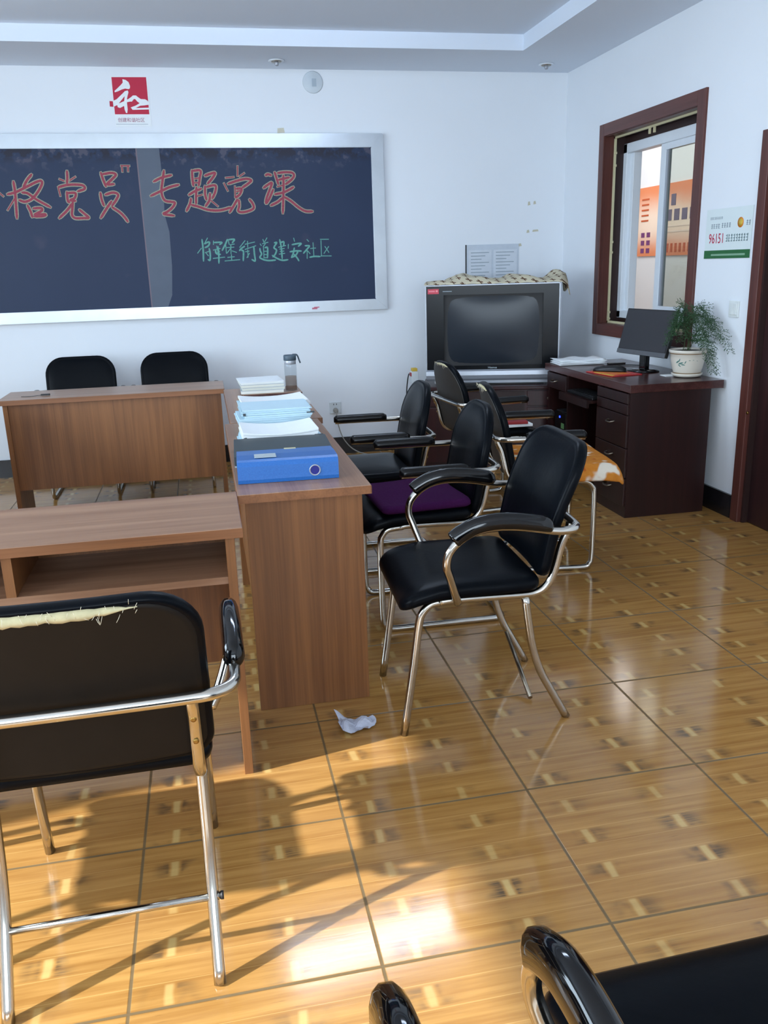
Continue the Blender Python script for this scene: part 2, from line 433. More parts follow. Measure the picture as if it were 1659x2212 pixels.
# window in the right wall
wn = thing('window_1', None, None, (XR, (WY0+WY1)/2, WZ0)); struct(wn)
def wpart(mb, name, mat):
    o = mb.build(name, mat, wn); o.matrix_parent_inverse = Matrix.Translation((-XR, -(WY0+WY1)/2, -WZ0)); return o
CY0, CY1, CZ0, CZ1 = 4.600, 5.905, 0.885, 2.286
m = MB(); m.box(XR-0.016, XR+0.004, CY0, WY0, CZ0, CZ1, bevel=0.003); m.box(XR-0.016, XR+0.004, WY1, CY1, CZ0, CZ1, bevel=0.003)
wpart(m, 'side_casing', M['frame_v'])
m = MB(); m.box(XR-0.016, XR+0.004, WY0, WY1, WZ1, CZ1, bevel=0.003); m.box(XR-0.016, XR+0.004, WY0, WY1, CZ0, WZ0, bevel=0.003)
wpart(m, 'head_and_sill_casing', M['frame_y'])
m = MB(); m.box(XR, XR+0.075, WY1-0.004, WY1+0.02, WZ0, WZ1); m.box(XR, XR+0.075, WY0-0.02, WY0+0.004, WZ0, WZ1)
m.box(XR, XR+0.075, WY0, WY1, WZ1-0.004, WZ1+0.02); m.box(XR, XR+0.075, WY0, WY1, WZ0-0.02, WZ0+0.004)
wpart(m, 'jamb_lining', M['frame_v'])
m = MB(); m.box(XR+0.075, XR+0.2, WY1-0.004, WY1+0.02, WZ0, WZ1); m.box(XR+0.075, XR+0.2, WY0-0.02, WY0+0.004, WZ0, WZ1)
m.box(XR+0.075, XR+0.2, WY0, WY1, WZ1-0.004, WZ1+0.02); m.box(XR+0.075, XR+0.2, WY0, WY1, WZ0-0.02, WZ0+0.004)
wpart(m, 'shaded_reveal', M['frame_dark'])  # deeper part of the jamb, its shade put into a darker colour
# cream bead running round the reveal, with pairs of little pegs
m = MB(); bx = XR+0.062
for (a, b, c, d) in ((WY1-0.016, WY1-0.004, WZ0+0.004, WZ1-0.004), (WY0+0.004, WY0+0.016, WZ0+0.004, WZ1-0.004), (WY0+0.004, WY1-0.004, WZ1-0.016, WZ1-0.004), (WY0+0.004, WY1-0.004, WZ0+0.004, WZ0+0.018)):
    m.box(bx, bx+0.014, a, b, c, d)
wpart(m, 'bead', M['cream'])
for (y, z) in ((WY1-0.03, 2.10), (WY1-0.03, 2.02), (WY1-0.03, 1.52), (WY1-0.03, 1.45), (WY1-0.03, 1.04), (WY1-0.03, 0.995)):
    wpart(MB().box(bx+0.001, bx+0.013, y, y+0.02, z-0.007, z+0.007), 'peg', M['cream'])
for y in (5.30, 5.36):
    wpart(MB().box(bx+0.001, bx+0.013, y-0.006, y+0.006, WZ1-0.05, WZ1-0.012), 'peg', M['cream'])
# white sliding window at the outer face
fx0, fx1 = XR+0.135, XR+0.205
m = MB(); m.box(fx0, fx1, WY1-0.055, WY1-0.004, 1.0, 2.157, bevel=0.004); m.box(fx0, fx1, WY0+0.004, WY0+0.05, 1.0, 2.157, bevel=0.004)
m.box(fx0, fx1, WY0+0.004, WY1-0.004, 2.095, 2.157, bevel=0.004); m.box(fx0, fx1, WY0+0.004, WY1-0.004, 1.0, 1.05, bevel=0.004)
m.box(fx0+0.03, fx1+0.02, WY1-0.10, WY1-0.05, 1.0, 2.157, bevel=0.004)
wpart(m, 'window_frame', M['white_pvc'])
m = MB(); m.box(fx0+0.01, fx1, WY0, WY1, 2.157, WZ1); m.box(fx0+0.01, fx1, WY0, WY1, WZ0, 1.0)
wpart(m, 'packing_strip', M['frame_dark'])
m = MB(); sx0, sx1 = fx0+0.012, fx0+0.046
m.box(sx0, sx1, 5.285, 5.345, 1.05, 2.095, bevel=0.003); m.box(sx0, sx1, WY0+0.05, 5.285, 2.055, 2.095); m.box(sx0, sx1, WY0+0.05, 5.285, 1.05, 1.10); m.box(sx0, sx1, WY0+0.05, WY0+0.09, 1.05, 2.095)
sash = wpart(m, 'sash', M['white_pvc'])
gl = MB().box(sx0+0.014, sx0+0.019, WY0+0.09, 5.285, 1.10, 2.055).build('pane', M['glass'], sash)
m = MB().box(sx0+0.006, sx1-0.004, 5.262, 5.286, 1.10, 2.055).build('grey_gasket', M['silver'], sash)
# casing on the corridor side of the opening
m = MB(); m.box(XR+0.2, XR+0.235, WY1-0.06, WY1+0.07, 0.9, 2.28); m.box(XR+0.2, XR+0.235, WY0-0.07, WY0+0.03, 0.9, 2.28); m.box(XR+0.2, XR+0.235, WY0-0.07, WY1+0.07, 2.2, 2.28)
wpart(m, 'outer_casing', M['frame_dark'])

# doorway and dark leaf at the right edge
dn = thing('door_1', None, None, (XR, (DY0+DY1)/2, 0)); struct(dn)
def dpart(mb, name, mat):
    o = mb.build(name, mat, dn); o.matrix_parent_inverse = Matrix.Translation((-XR, -(DY0+DY1)/2, 0)); return o
m = MB(); m.box(XR-0.024, XR+0.004, DY1-0.01, 4.055, 0, 1.992, bevel=0.003); m.box(XR-0.024, XR+0.004, DY0-0.06, DY0+0.01, 0, 1.992, bevel=0.003)
dpart(m, 'side_casing', M['frame_v'])
dpart(MB().box(XR-0.024, XR+0.004, DY0+0.01, DY1-0.01, DZ-0.01, 1.992, bevel=0.003), 'head_casing', M['frame_y'])
m = MB(); m.box(XR, XR+T, DY1-0.025, DY1+0.01, 0, DZ); m.box(XR, XR+T, DY0-0.01, DY0+0.025, 0, DZ); m.box(XR, XR+T, DY0, DY1, DZ-0.025, DZ)
dpart(m, 'jamb_lining', M['frame_dark'])
leaf = dpart(MB().box(XR+0.03, XR+0.07, DY0+0.025, DY1-0.025, 0.005, DZ-0.025, bevel=0.003), 'door_leaf', M['door_leaf'])
m = MB(); m.tube([(XR+0.03, 3.17, 0.98), (XR-0.02, 3.17, 0.98), (XR-0.025, 3.19, 0.98), (XR-0.025, 3.29, 0.98)], 0.009)
m.build('door_handle', M['chrome_dull'], leaf).matrix_parent_inverse = Matrix()
m = MB().lathe([(0.008, -0.004), (0.008, 0.002), (0.005, 0.004)], seg=14, mat=Matrix.Translation((XR-0.026, 3.975, 0.607)) @ Matrix.Rotation(-PI/2, 4, 'Y'))
dpart(m, 'brass_screw', M['brass'])

# room beyond the window
m = MB().box(4.4, 4.5, 3.2, 10.4, 0, 3.0).build('wall_corridor', M['wall']); struct(m)
m = MB().box(XR+T, 4.5, 3.2, 10.4, 2.85, 2.95).build('ceiling_corridor', M['ceil']); struct(m)
m = MB(); m.box(XR+T, 4.5, 10.3, 10.4, 0, 3.0); m.box(XR+T, 4.5, 3.1, 3.2, 0, 3.0); m.box(XR+0.14, XR+T+0.01, YB, 10.4, 0, 3.0)
struct(m.build('wall_corridor_end', M['wall']))

def poster_room(y0, y1, label, blocks):
    t = thing('poster', label, 'poster', (4.4, (y0+y1)/2, 1.42))
    inv = Matrix.Translation((-4.4, -(y0+y1)/2, -1.42))
    o = MB().box(4.388, 4.399, y0, y1, 1.42, 2.07).build('poster_sheet', M['poster'], t); o.matrix_parent_inverse = inv
    for (a, b, c, d, mt) in blocks:
        o = MB().box(4.385, 4.389, a, b, c, d).build('printed_block', mt, t); o.matrix_parent_inverse = inv
purp = plain('purple_ink', (120, 62, 120), 0.6); port = plain('portrait_print', (112, 100, 124), 0.6); rust = plain('rust_ink', (196, 92, 46), 0.6); pale = plain('pale_print', (238, 218, 204), 0.6)
B = []
for k in range(5):
    B.append((8.16, 8.30, 1.95-k*0.05, 1.965-k*0.05, rust))
for k in range(3):
    for q in range(2): B.append((8.11+q*0.11, 8.11+q*0.11+0.065, 1.60-k*0.075, 1.645-k*0.075, purp))
poster_room(7.98, 8.36, 'orange printed poster with purple text blocks seen through the open window gap', B)
B = [(7.66, 7.74, 1.87, 1.97, port)]
for k in range(4): B.append((7.72-k*0.135, 7.81-k*0.135, 1.735, 1.835, port))
B += [(7.27, 7.84, 1.63, 1.645, pale), (7.27, 7.84, 1.68, 1.69, pale)]
for k in range(7): B.append((7.30+k*0.075, 7.335+k*0.075, 1.45, 1.53, rust))
poster_room(7.22, 7.90, 'pink and orange portrait chart poster seen through the window sash glass', B)

# fluorescent fitting on the raised ceiling (just above the frame; its shine lies on the floor)
lt = thing('ceiling_light', 'long lit fluorescent light on the raised ceiling', 'ceiling light', (0.76, 4.47, ZC+0.095), R(9))
MB().box(-0.62, 0.62, -0.05, 0.05, -0.035, 0, bevel=0.004).build('housing', M['white_pvc'], lt)
MB().box(-0.57, 0.57, -0.10, 0.10, -0.062, -0.036, bevel=0.006).build('diffuser', M['tube_on'], lt)
for sx in (-1, 1): MB().box(sx*0.595-0.02, sx*0.595+0.02, -0.14, 0.14, -0.068, -0.03, bevel=0.004).build('end_cap', M['white_pvc'], lt)

# small recessed downlights in the ceiling border
def downlight(x, y, label):
    t = thing('downlight', label, 'downlight', (x, y, ZC), 0, 'downlights in the ceiling border')
    MB().lathe([(0.032, -0.001), (0.052, -0.001), (0.054, -0.005), (0.046, -0.008), (0.034, -0.008)], seg=28).build('trim_ring', M['white_pvc'], t)
    MB().lathe([(0.014, -0.001), (0.036, -0.006), (0.034, -0.012), (0.014, -0.009)], seg=24).build('reflector', M['chrome_dull'], t)
    MB().lathe([(0.013, -0.002), (0.015, -0.026), (0.011, -0.034), (0.003, -0.036)], seg=18).build('lamp', M['silver'], t)
downlight(0.621, 6.25, 'small chrome downlight in the ceiling border above the blackboard')
downlight(2.51, 6.237, 'small chrome downlight in the ceiling border near the corner')

# ================================================================ BACK WALL
cb = thing('chalkboard', 'long dark chalkboard with red and green chalk writing in an aluminium frame', 'chalkboard', (-0.6, YB, 1.1))
def bpart(mb, name, mat, par=None):
    o = mb.build(name, mat, par or cb)
    o.matrix_parent_inverse = Matrix.Translation((0.6, -YB, -1.1)) if par is None else Matrix()
    return o
BX0, BX1, BZ0, BZ1 = -2.62, 1.375, 1.092, 2.318
slab = bpart(MB().box(BX0+0.09, BX1-0.085, YB-0.03, YB, BZ0+0.07, BZ1-0.085), 'board_surface', M['board'])
FW = 0.092
def frame_bar(x0, x1, z0, z1, mitre):
    mb = MB(); y0, y1 = YB-0.042, YB-0.002
    v = lambda x, z, y: mb.bm.verts.new((x, y, z))
    pts = mitre
    lo = [v(x, z, y1) for x, z in pts]; hi = [v(x, z, y0) for x, z in pts]
    mb.bm.faces.new(lo); mb.bm.faces.new(hi[::-1])
    for k in range(4): mb.bm.faces.new((lo[k], lo[(k+1)%4], hi[(k+1)%4], hi[k]))
    bmesh.ops.bevel(mb.bm, geom=mb.bm.edges[:], offset=0.004, segments=2, affect='EDGES')
    return mb
ix0, ix1, iz0, iz1 = BX0+FW, BX1-FW, BZ0+0.078, BZ1-FW
bpart(frame_bar(0,0,0,0, [(BX0,BZ1),(BX1,BZ1),(ix1,iz1),(ix0,iz1)]), 'frame_bar', M['alu'])
bpart(frame_bar(0,0,0,0, [(BX1,BZ1),(BX1,BZ0),(ix1,iz0),(ix1,iz1)]), 'frame_bar', M['alu'])
bpart(frame_bar(0,0,0,0, [(BX1,BZ0),(BX0,BZ0),(ix0,iz0),(ix1,iz0)]), 'frame_bar', M['alu'])
bpart(frame_bar(0,0,0,0, [(BX0,BZ0),(BX0,BZ1),(ix0,iz1),(ix0,iz0)]), 'frame_bar', M['alu'])
# joint between the two board sheets and a reflection painted as a pale strip beside it
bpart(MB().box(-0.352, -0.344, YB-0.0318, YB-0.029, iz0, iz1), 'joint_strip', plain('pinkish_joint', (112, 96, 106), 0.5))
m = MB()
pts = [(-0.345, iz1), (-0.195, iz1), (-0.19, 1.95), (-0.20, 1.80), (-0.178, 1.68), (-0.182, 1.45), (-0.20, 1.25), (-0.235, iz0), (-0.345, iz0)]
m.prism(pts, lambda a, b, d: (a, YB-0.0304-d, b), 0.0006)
bpart(m, 'reflection_strip', plain('painted_reflection', (80, 90, 106), 0.55, var=0.1, scale=10))

RED=[[[(-1164,2022),(-1163,1956),(-1168,1882),(-1174,1791)],[(-1212,1943),(-1158,1956),(-1078,1992),(-1021,2018),(-988,2025),(-986,2004),(-1019,1954),(-1062,1912),(-1108,1894),(-1143,1905)],[(-1168,1919),(-1224,1845)],[(-1044,2065),(-1078,2029),(-1105,1987)],[(-1118,1953),(-1084,1947),(-1031,1906),(-951,1857)],[(-1095,1870),(-1081,1832),(-1075,1797)],[(-1060,1851),(-1011,1852),(-1008,1836),(-1037,1821),(-1055,1810),(-990,1812),(-1002,1801),(-1062,1799)]],[[(-814,2084),(-817,2042),(-823,2010)],[(-866,2034),(-843,2024)],[(-767,2047),(-799,2028)],[(-882,1974),(-877,1931)],[(-881,1984),(-825,1997),(-770,1999),(-722,1993),(-714,1971),(-759,1956)],[(-831,1952),(-832,1898),(-823,1887)],[(-826,1946),(-777,1945),(-786,1913),(-815,1900),(-783,1895)],[(-808,1876),(-846,1833),(-901,1786)],[(-801,1887),(-809,1844),(-816,1806),(-797,1784),(-742,1783),(-709,1785),(-734,1810),(-763,1837)]],[[(-595,2072),(-584,2024),(-572,1986)],[(-582,2064),(-527,2071),(-498,2060),(-526,2031),(-562,1999),(-518,1999)],[(-613,1943),(-610,1900),(-600,1862)],[(-581,1932),(-530,1945),(-498,1931),(-513,1899),(-545,1861)],[(-547,1888),(-586,1840),(-629,1783)],[(-546,1850),(-500,1817),(-470,1783),(-453,1755)]],[[(-1259,1949),(-1243,1933)]],[[(-455,2116),(-406,2115)],[(-453,2113),(-453,2081)],[(-412,2113),(-415,2083)]],[[(-251,2013),(-197,2037),(-129,2053)],[(-176,2082),(-192,2017),(-205,1956),(-202,1913),(-184,1886),(-144,1879),(-122,1872),(-143,1841),(-178,1815),(-206,1800),(-137,1788)],[(-280,1920),(-205,1952),(-148,1975),(-86,1990)]],[[(14,2082),(12,2032),(14,1984)],[(21,2080),(71,2080),(62,2032),(51,1984)],[(30,2028),(51,2032)],[(23,2002),(46,2002)],[(-21,1923),(18,1945),(65,1962)],[(34,1971),(27,1918),(22,1865)],[(35,1914),(66,1922)],[(-10,1897),(-19,1866),(-47,1818)],[(-9,1857),(41,1843),(95,1824),(150,1817),(201,1820),(259,1835)],[(100,2047),(138,2060),(170,2064),(149,2031),(114,1996)],[(94,1979),(90,1926),(96,1891)],[(107,1974),(145,1983),(168,1978),(160,1939),(138,1899)],[(124,1930),(116,1886),(87,1847)],[(130,1881),(169,1847)]],[[(328,2104),(324,2047)],[(244,2032),(293,2036)],[(369,2060),(340,2042)],[(227,1993),(247,1949)],[(255,1993),(319,2012),(381,2024),(417,2013),(392,1991),(353,1967)],[(300,1972),(297,1906)],[(310,1959),(345,1958),(331,1923),(301,1901)],[(311,1941),(330,1945)],[(310,1888),(283,1848),(251,1804)],[(321,1883),(320,1843),(311,1812),(336,1802),(384,1810),(420,1828),(416,1859),(396,1886)]],[[(521,2046),(537,2052),(558,2046)],[(501,1963),(532,1983),(561,1995),(543,1950),(518,1897),(511,1860),(535,1889),(567,1950)],[(585,2064),(596,2027),(606,1986)],[(607,2060),(659,2065),(707,2061),(721,2042),(700,2014),(659,1986)],[(613,2015),(648,2023),(685,2030)],[(601,1970),(636,1978)],[(578,1919),(633,1929),(674,1945),(712,1965)],[(645,2043),(642,1970),(635,1887),(626,1792)],[(627,1892),(594,1867),(545,1845)],[(647,1898),(691,1870),(742,1828),(789,1802),(840,1799)]]]
GREEN=[[[(42,1624),(44,1557),(40,1478)],[(5,1534),(31,1564)],[(80,1632),(57,1596)],[(57,1595),(84,1606),(93,1601),(82,1580),(59,1569)],[(58,1535),(88,1544)],[(87,1562),(91,1525),(86,1483),(74,1486)],[(65,1529),(76,1514)]],[[(121,1611),(119,1590)],[(125,1602),(178,1602),(164,1588)],[(141,1576),(145,1545)],[(117,1551),(162,1560)],[(131,1530),(157,1539)],[(130,1552),(134,1527),(162,1520)],[(111,1494),(189,1500)],[(150,1573),(151,1524),(147,1461)]],[[(219,1620),(202,1587),(178,1548)],[(205,1584),(205,1529)],[(226,1613),(229,1589)],[(228,1619),(269,1620),(253,1598)],[(236,1584),(265,1588)],[(241,1583),(238,1525)],[(213,1565),(260,1567)],[(237,1558),(210,1528)],[(249,1541),(276,1531)],[(214,1498),(258,1501)],[(240,1514),(239,1478)],[(193,1474),(295,1480)]],[[(342,1608),(304,1566)],[(337,1571),(313,1556),(300,1543)],[(315,1544),(327,1535),(321,1473)],[(361,1603),(360,1564)],[(344,1585),(409,1598)],[(341,1550),(416,1572)],[(358,1543),(357,1497)],[(343,1534),(366,1537)],[(368,1521),(350,1494)],[(403,1566),(404,1517),(406,1469),(384,1478)]],[[(472,1613),(477,1597)],[(500,1623),(484,1600)],[(468,1586),(505,1594)],[(486,1584),(473,1568)],[(472,1568),(471,1489)],[(483,1558),(501,1556),(496,1488)],[(476,1533),(496,1533)],[(475,1511),(494,1510)],[(471,1489),(496,1488)],[(451,1583),(456,1575)],[(446,1553),(447,1537),(455,1515),(440,1493)],[(441,1488),(472,1474),(508,1468),(552,1470)]],[[(553,1590),(569,1590),(547,1557),(564,1540),(554,1512),(536,1493)],[(532,1503),(562,1483),(602,1467),(642,1470)],[(592,1610),(600,1556),(602,1479)],[(599,1591),(620,1595),(618,1571)],[(582,1559),(631,1569)],[(590,1546),(620,1549)],[(584,1511),(621,1515)],[(592,1529),(616,1531)]],[[(694,1617),(698,1598)],[(652,1575),(650,1551)],[(680,1574),(726,1581),(746,1579),(725,1562)],[(694,1550),(685,1515),(670,1486)],[(662,1525),(706,1530),(743,1528)],[(719,1525),(701,1499),(670,1485)],[(691,1505),(710,1482),(722,1461)]],[[(791,1605),(800,1595)],[(775,1564),(805,1562),(784,1538),(760,1513)],[(787,1532),(784,1477)],[(793,1525),(806,1509)],[(833,1582),(834,1492)],[(814,1544),(848,1546)],[(804,1483),(839,1488),(879,1486)]],[[(889,1606),(946,1605)],[(892,1596),(890,1490)],[(888,1490),(961,1488)],[(945,1553),(911,1509)],[(920,1554),(945,1515)]]]
HE=[[(-391,2659),(-371,2655),(-353,2641),(-346,2618),(-348,2605),(-355,2599),(-364,2599),(-379,2602),(-402,2596),(-427,2585),(-449,2578),(-450,2587),(-426,2606),(-404,2625),(-391,2638)],[(-364,2591),(-360,2580),(-368,2559),(-375,2537),(-371,2535),(-349,2548),(-334,2560),(-314,2560),(-299,2548),(-284,2538),(-256,2537),(-241,2528),(-233,2513),(-237,2503),(-264,2499),(-292,2497),(-324,2482),(-234,2485),(-235,2474),(-345,2471),(-356,2486),(-323,2497),(-295,2512),(-310,2524),(-320,2537),(-330,2538),(-344,2522),(-356,2522),(-377,2518),(-377,2474),(-382,2451),(-390,2451),(-397,2472),(-398,2495),(-426,2482),(-440,2487),(-442,2500),(-467,2490),(-467,2525),(-442,2536),(-412,2561),(-383,2586)]]
HOLE=[[(-388,2555),(-431,2510),(-394,2525)]]
SQ=[[(-461,2671),(-236,2673),(-238,2444),(-463,2443)],[(-490,2525),(-469,2523),(-468,2489),(-491,2491)],[(-489,2441),(-237,2442),(-238,2373),(-463,2371)]]
CAP=[[(-448,2396),(-274,2399)],[(-463,2373),(-252,2379)]]

def ribbon(mb, st, y, wid, k=6):
    P = [Vector((a/1000, 0, b/1000)) for a, b in st]
    if len(P) > 2: P = spline(P, k)
    n = len(P); L, Rr = [], []
    for i, p in enumerate(P):
        t = (P[min(i+1, n-1)]-P[max(i-1, 0)])
        if t.length < 1e-6: t = Vector((1, 0, 0))
        t.normalize(); nn = Vector((-t.z, 0, t.x))
        e = 1.0 if 0 < i < n-1 else 0.55
        q = p - t*wid*0.35 if i == 0 else (p + t*wid*0.35 if i == n-1 else p)
        L.append(mb.bm.verts.new((q.x+nn.x*wid/2*e, y-i*3e-6, q.z+nn.z*wid/2*e))); Rr.append(mb.bm.verts.new((q.x-nn.x*wid/2*e, y-i*3e-6, q.z-nn.z*wid/2*e)))
    for i in range(n-1): mb.bm.faces.new((L[i], Rr[i], Rr[i+1], L[i+1]))
cnt = 0
for (dat, wid, dy, name, mt) in ((RED, 0.0275, 0.0318, 'chalk_outline', 'chalk_yel'), (RED, 0.0160, 0.0326, 'red_chalk_character', 'chalk_red'), (GREEN, 0.0115, 0.0320, 'green_chalk_character', 'chalk_green')):
    for ch in dat:
        m = MB()
        for st in ch: cnt += 1; ribbon(m, st, YB-dy-0.00004*(cnt % 9), wid)
        bpart(m, name, M[mt])
m = MB(); m.box(0.80, 0.84, YB-0.0428, YB-0.0418, 1.112, 1.124); m.box(0.815, 0.855, YB-0.0430, YB-0.0420, 1.122, 1.130)
bpart(m, 'red_smear', plain('red_smear_ink', (196, 110, 130), 0.7))

# red square poster above the board
t = thing('wall_poster', 'red square poster with a white brush character above the chalkboard', 'poster', (-0.36, YB, 2.37))
inv = Matrix.Translation((0.36, -YB, -2.37))
def pp(mb, name, mat):
    o = mb.build(name, mat, t); o.matrix_parent_inverse = inv; return o
def flat(polys, y, th=0.0005):
    mb = MB()
    for P in polys: mb.prism([(a/1000, b/1000) for a, b in P], lambda a, b, d: (a, y-d, b), th)
    return mb
pp(flat([[(-466,2676),(-229,2677),(-229,2369),(-466,2367)]], YB-0.001, 0.0012), 'poster_sheet', M['white'])
pp(flat(SQ[:2], YB-0.0024), 'red_square', M['red_print'])
pp(flat(HE, YB-0.0031), 'white_brush_character', M['white'])
pp(flat(HOLE, YB-0.0037), 'red_gap', M['red_print'])
def text(s, size, mat, name, parent, mw, inv=None, sx=1.0):
    c = bpy.data.curves.new(name, 'FONT'); c.body = s; c.size = size; c.extrude = 0.0002; c.resolution_u = 2
    o = bpy.data.objects.new(name+'_curve', c); COL.objects.link(o)
    bpy.context.view_layer.update()
    me = bpy.data.meshes.new_from_object(o.evaluated_get(bpy.context.evaluated_depsgraph_get()))
    bpy.data.objects.remove(o); bpy.data.curves.remove(c)
    me.transform(mw @ Matrix.Diagonal((sx, 1, 1, 1)))
    me.materials.clear(); me.materials.append(mat)
    ob = bpy.data.objects.new(name, me); COL.objects.link(ob); ob.parent = parent
    if inv is not None: ob.matrix_parent_inverse = inv
    return ob
FACE_BACK = lambda x, y, z: Matrix.Translation((x, y, z)) @ Matrix.Rotation(PI/2, 4, 'X')
text('创建和谐社区', 0.030, plain('crimson_ink', (150, 60, 92), 0.6), 'caption', t, FACE_BACK(-0.448, YB-0.0026, 2.397), inv, 0.98)
pp(MB().box(-0.462, -0.252, YB-0.0028, YB-0.0022, 2.379, 2.384), 'fine_print_line', M['lgrey_print'])

# round cover high on the wall, tape scraps, leaflets, socket
m = MB().lathe([(0.070, 0.0), (0.072, 0.004), (0.066, 0.008), (0.0, 0.008)], seg=36, mat=Matrix.Translation((0.891, YB, 2.652)) @ Matrix.Rotation(PI/2, 4, 'X'))
t = thing('wall_cover', 'round pale blank cover disc high on the back wall', 'wall cover', (0.891, YB, 2.652))
inv = Matrix.Translation((-0.891, -YB, -2.652))
o = m.build('disc', plain('pale_grey_plastic', (204, 212, 218), 0.5), t); o.matrix_parent_inverse = inv
o = MB().box(0.885, 0.915, YB-0.0105, YB-0.0078, 2.625, 2.675).build('hub_mark', plain('grey_mark', (168, 180, 190), 0.6), t); o.matrix_parent_inverse = inv
def scrap(x, z, w_, h_, label, mt='tape'):
    m = MB(); m.prism([(x-w_/2, z-h_/2), (x+w_/2, z-h_/2+0.004), (x+w_/2-0.006, z+h_/2), (x-w_/2+0.003, z+h_/2-0.003)], lambda a, b, d: (a, YB-d, b), 0.0012)
    tag(m.build('tape_scrap', M[mt]), label, 'tape', 'tape scraps on the back wall')
scrap(0.65, 2.342, 0.052, 0.036, 'brownish tape scrap on the wall just above the chalkboard frame')
scrap(2.505, 1.83, 0.022, 0.03, 'left one of the two upper tape scraps near the room corner')
scrap(2.55, 1.835, 0.022, 0.026, 'right one of the two upper tape scraps near the room corner')
scrap(2.50, 1.628, 0.024, 0.024, 'left one of the two lower tape scraps near the room corner')
scrap(2.56, 1.632, 0.05, 0.018, 'right one of the two lower tape scraps near the room corner')
scrap(2.435, 1.53, 0.03, 0.024, 'tape scrap at the top right corner of the leaflet sheets')

t = thing('wall_leaflet', 'clear sleeve holding two printed pages on the wall above the television', 'leaflet', (2.21, YB, 1.25))
inv = Matrix.Translation((-2.21, -YB, -1.25))
def lp(mb, name, mat):
    o = mb.build(name, mat, t); o.matrix_parent_inverse = inv; return o
lp(MB().box(2.002, 2.425, YB-0.004, YB-0.001, 1.24, 1.54), 'clear_sleeve', plain('sleeve_plastic', (198, 206, 216), 0.25))
lp(MB().box(2.022, 2.205, YB-0.0065, YB-0.0042, 1.245, 1.50), 'page', plain('page_paper', (206, 212, 220), 0.7))
lp(MB().box(2.222, 2.41, YB-0.0065, YB-0.0042, 1.245, 1.50), 'page', plain('page_paper_b', (208, 214, 222), 0.7))
for k in range(9):
    for x0 in (2.04, 2.24):
        lp(MB().box(x0, x0+0.145-0.03*((k*7) % 3), YB-0.0072, YB-0.0064, 1.478-k*0.024, 1.484-k*0.024), 'print_line', M['grey_print'])
lp(MB().box(1.998, 2.006, YB-0.007, YB-0.001, 1.24, 1.54), 'black_edge', M['matte_black'])

t = thing('wall_socket', 'white wall socket with a grey plug low on the back wall', 'socket', (0.945, YB, 0.365))
inv = Matrix.Translation((-0.945, -YB, -0.365))
for (mb, nm, mt) in ((MB().box(0.90, 0.99, YB-0.010, YB, 0.318, 0.408, bevel=0.003), 'face_plate', M['socket']),
                     (MB().lathe([(0.019, 0), (0.018, 0.026), (0.012, 0.034)], mat=Matrix.Translation((0.945, YB-0.010, 0.345)) @ Matrix.Rotation(PI/2, 4, 'X')), 'plug', M['wire'])):
    o = mb.build(nm, mt, t); o.matrix_parent_inverse = inv
for dx in (-0.012, 0.010):
    o = MB().box(0.945+dx-0.0025, 0.945+dx+0.0025, YB-0.0108, YB-0.0095, 0.384, 0.396).build('slot', M['matte_black'], t); o.matrix_parent_inverse = inv
pts = [(0.945, YB-0.046, 0.345), (0.946, YB-0.062, 0.32), (0.955, YB-0.055, 0.24), (0.99, YB-0.06, 0.13), (1.06, YB-0.09, 0.045), (1.16, YB-0.14, 0.008), (1.3, YB-0.19, 0.006), (1.44, YB-0.22, 0.006), (1.52, YB-0.2, 0.006)]
o = MB().tube(pts, 0.0042, 8, smooth=5).build('plug_cord', M['wire'], t); o.matrix_parent_inverse = inv

# right wall: sign and switch
t = thing('wall_sign', 'white notice with red number 96151 and a green band beside the window', 'sign', (XR, 4.32, 1.39))
inv = Matrix.Translation((-XR, -4.32, -1.39))
def sp_(mb, name, mat):
    o = mb.build(name, mat, t); o.matrix_parent_inverse = inv; return o
SY0, SY1, SZ0, SZ1 = 4.105, 4.525, 1.392, 1.650
sp_(MB().box(XR-0.004, XR-0.0005, SY0, SY1, SZ0, SZ1), 'sign_board', plain('sign_white', (218, 228, 228), 0.35, var=0.02))
sp_(MB().box(XR-0.0052, XR-0.0038, SY0, SY1, SZ0, SZ0+0.043), 'green_band', M['green_print'])
sp_(MB().box(XR-0.0060, XR-0.0050, SY0+0.04, SY1-0.07, SZ0+0.014, SZ0+0.024), 'pale_band_text', plain('pale_green_ink', (128, 166, 138), 0.6))
FACE_R = lambda y, z: Matrix.Translation((XR-0.0048, y, z)) @ Matrix(((0,0,-1,0),(-1,0,0,0),(0,1,0,0),(0,0,0,1)))
text('96151', 0.074, M['red_print'], 'red_number', t, FACE_R(4.49, 1.472), inv, 0.80)
def glyphs(y, z, n, h, pitch, mat, nm):
    """a row of small character-like stroke blocks"""
    mb = MB(); rr = random.Random(int(y*1000+z*100))
    for k in range(n):
        yc = y-k*pitch
        for q in range(3):
            a = rr.uniform(0.0, 0.4)*pitch
            mb.box(XR-0.0049, XR-0.0038, yc-pitch*0.8+a*0.5, yc-a*0.3, z+h*(q*0.36), z+h*(q*0.36)+h*0.14)
        b = yc-pitch*rr.uniform(0.25, 0.6)
        mb.box(XR-0.0049, XR-0.0038, b-h*0.07, b+h*0.07, z, z+h*0.95)
    sp_(mb, nm, mat)
glyphs(4.328, 1.478, 9, 0.040, 0.0225, plain('grey_green_ink', (150, 170, 172), 0.6), 'grey_text')
glyphs(4.475, 1.549, 4, 0.026, 0.022, M['grey_print'], 'grey_text')
glyphs(4.375, 1.551, 4, 0.026, 0.022, M['grey_print'], 'grey_text')
glyphs(4.155, 1.556, 2, 0.026, 0.020, M['grey_print'], 'grey_text')
glyphs(4.485, 1.596, 9, 0.014, 0.013, M['grey_print'], 'small_text')
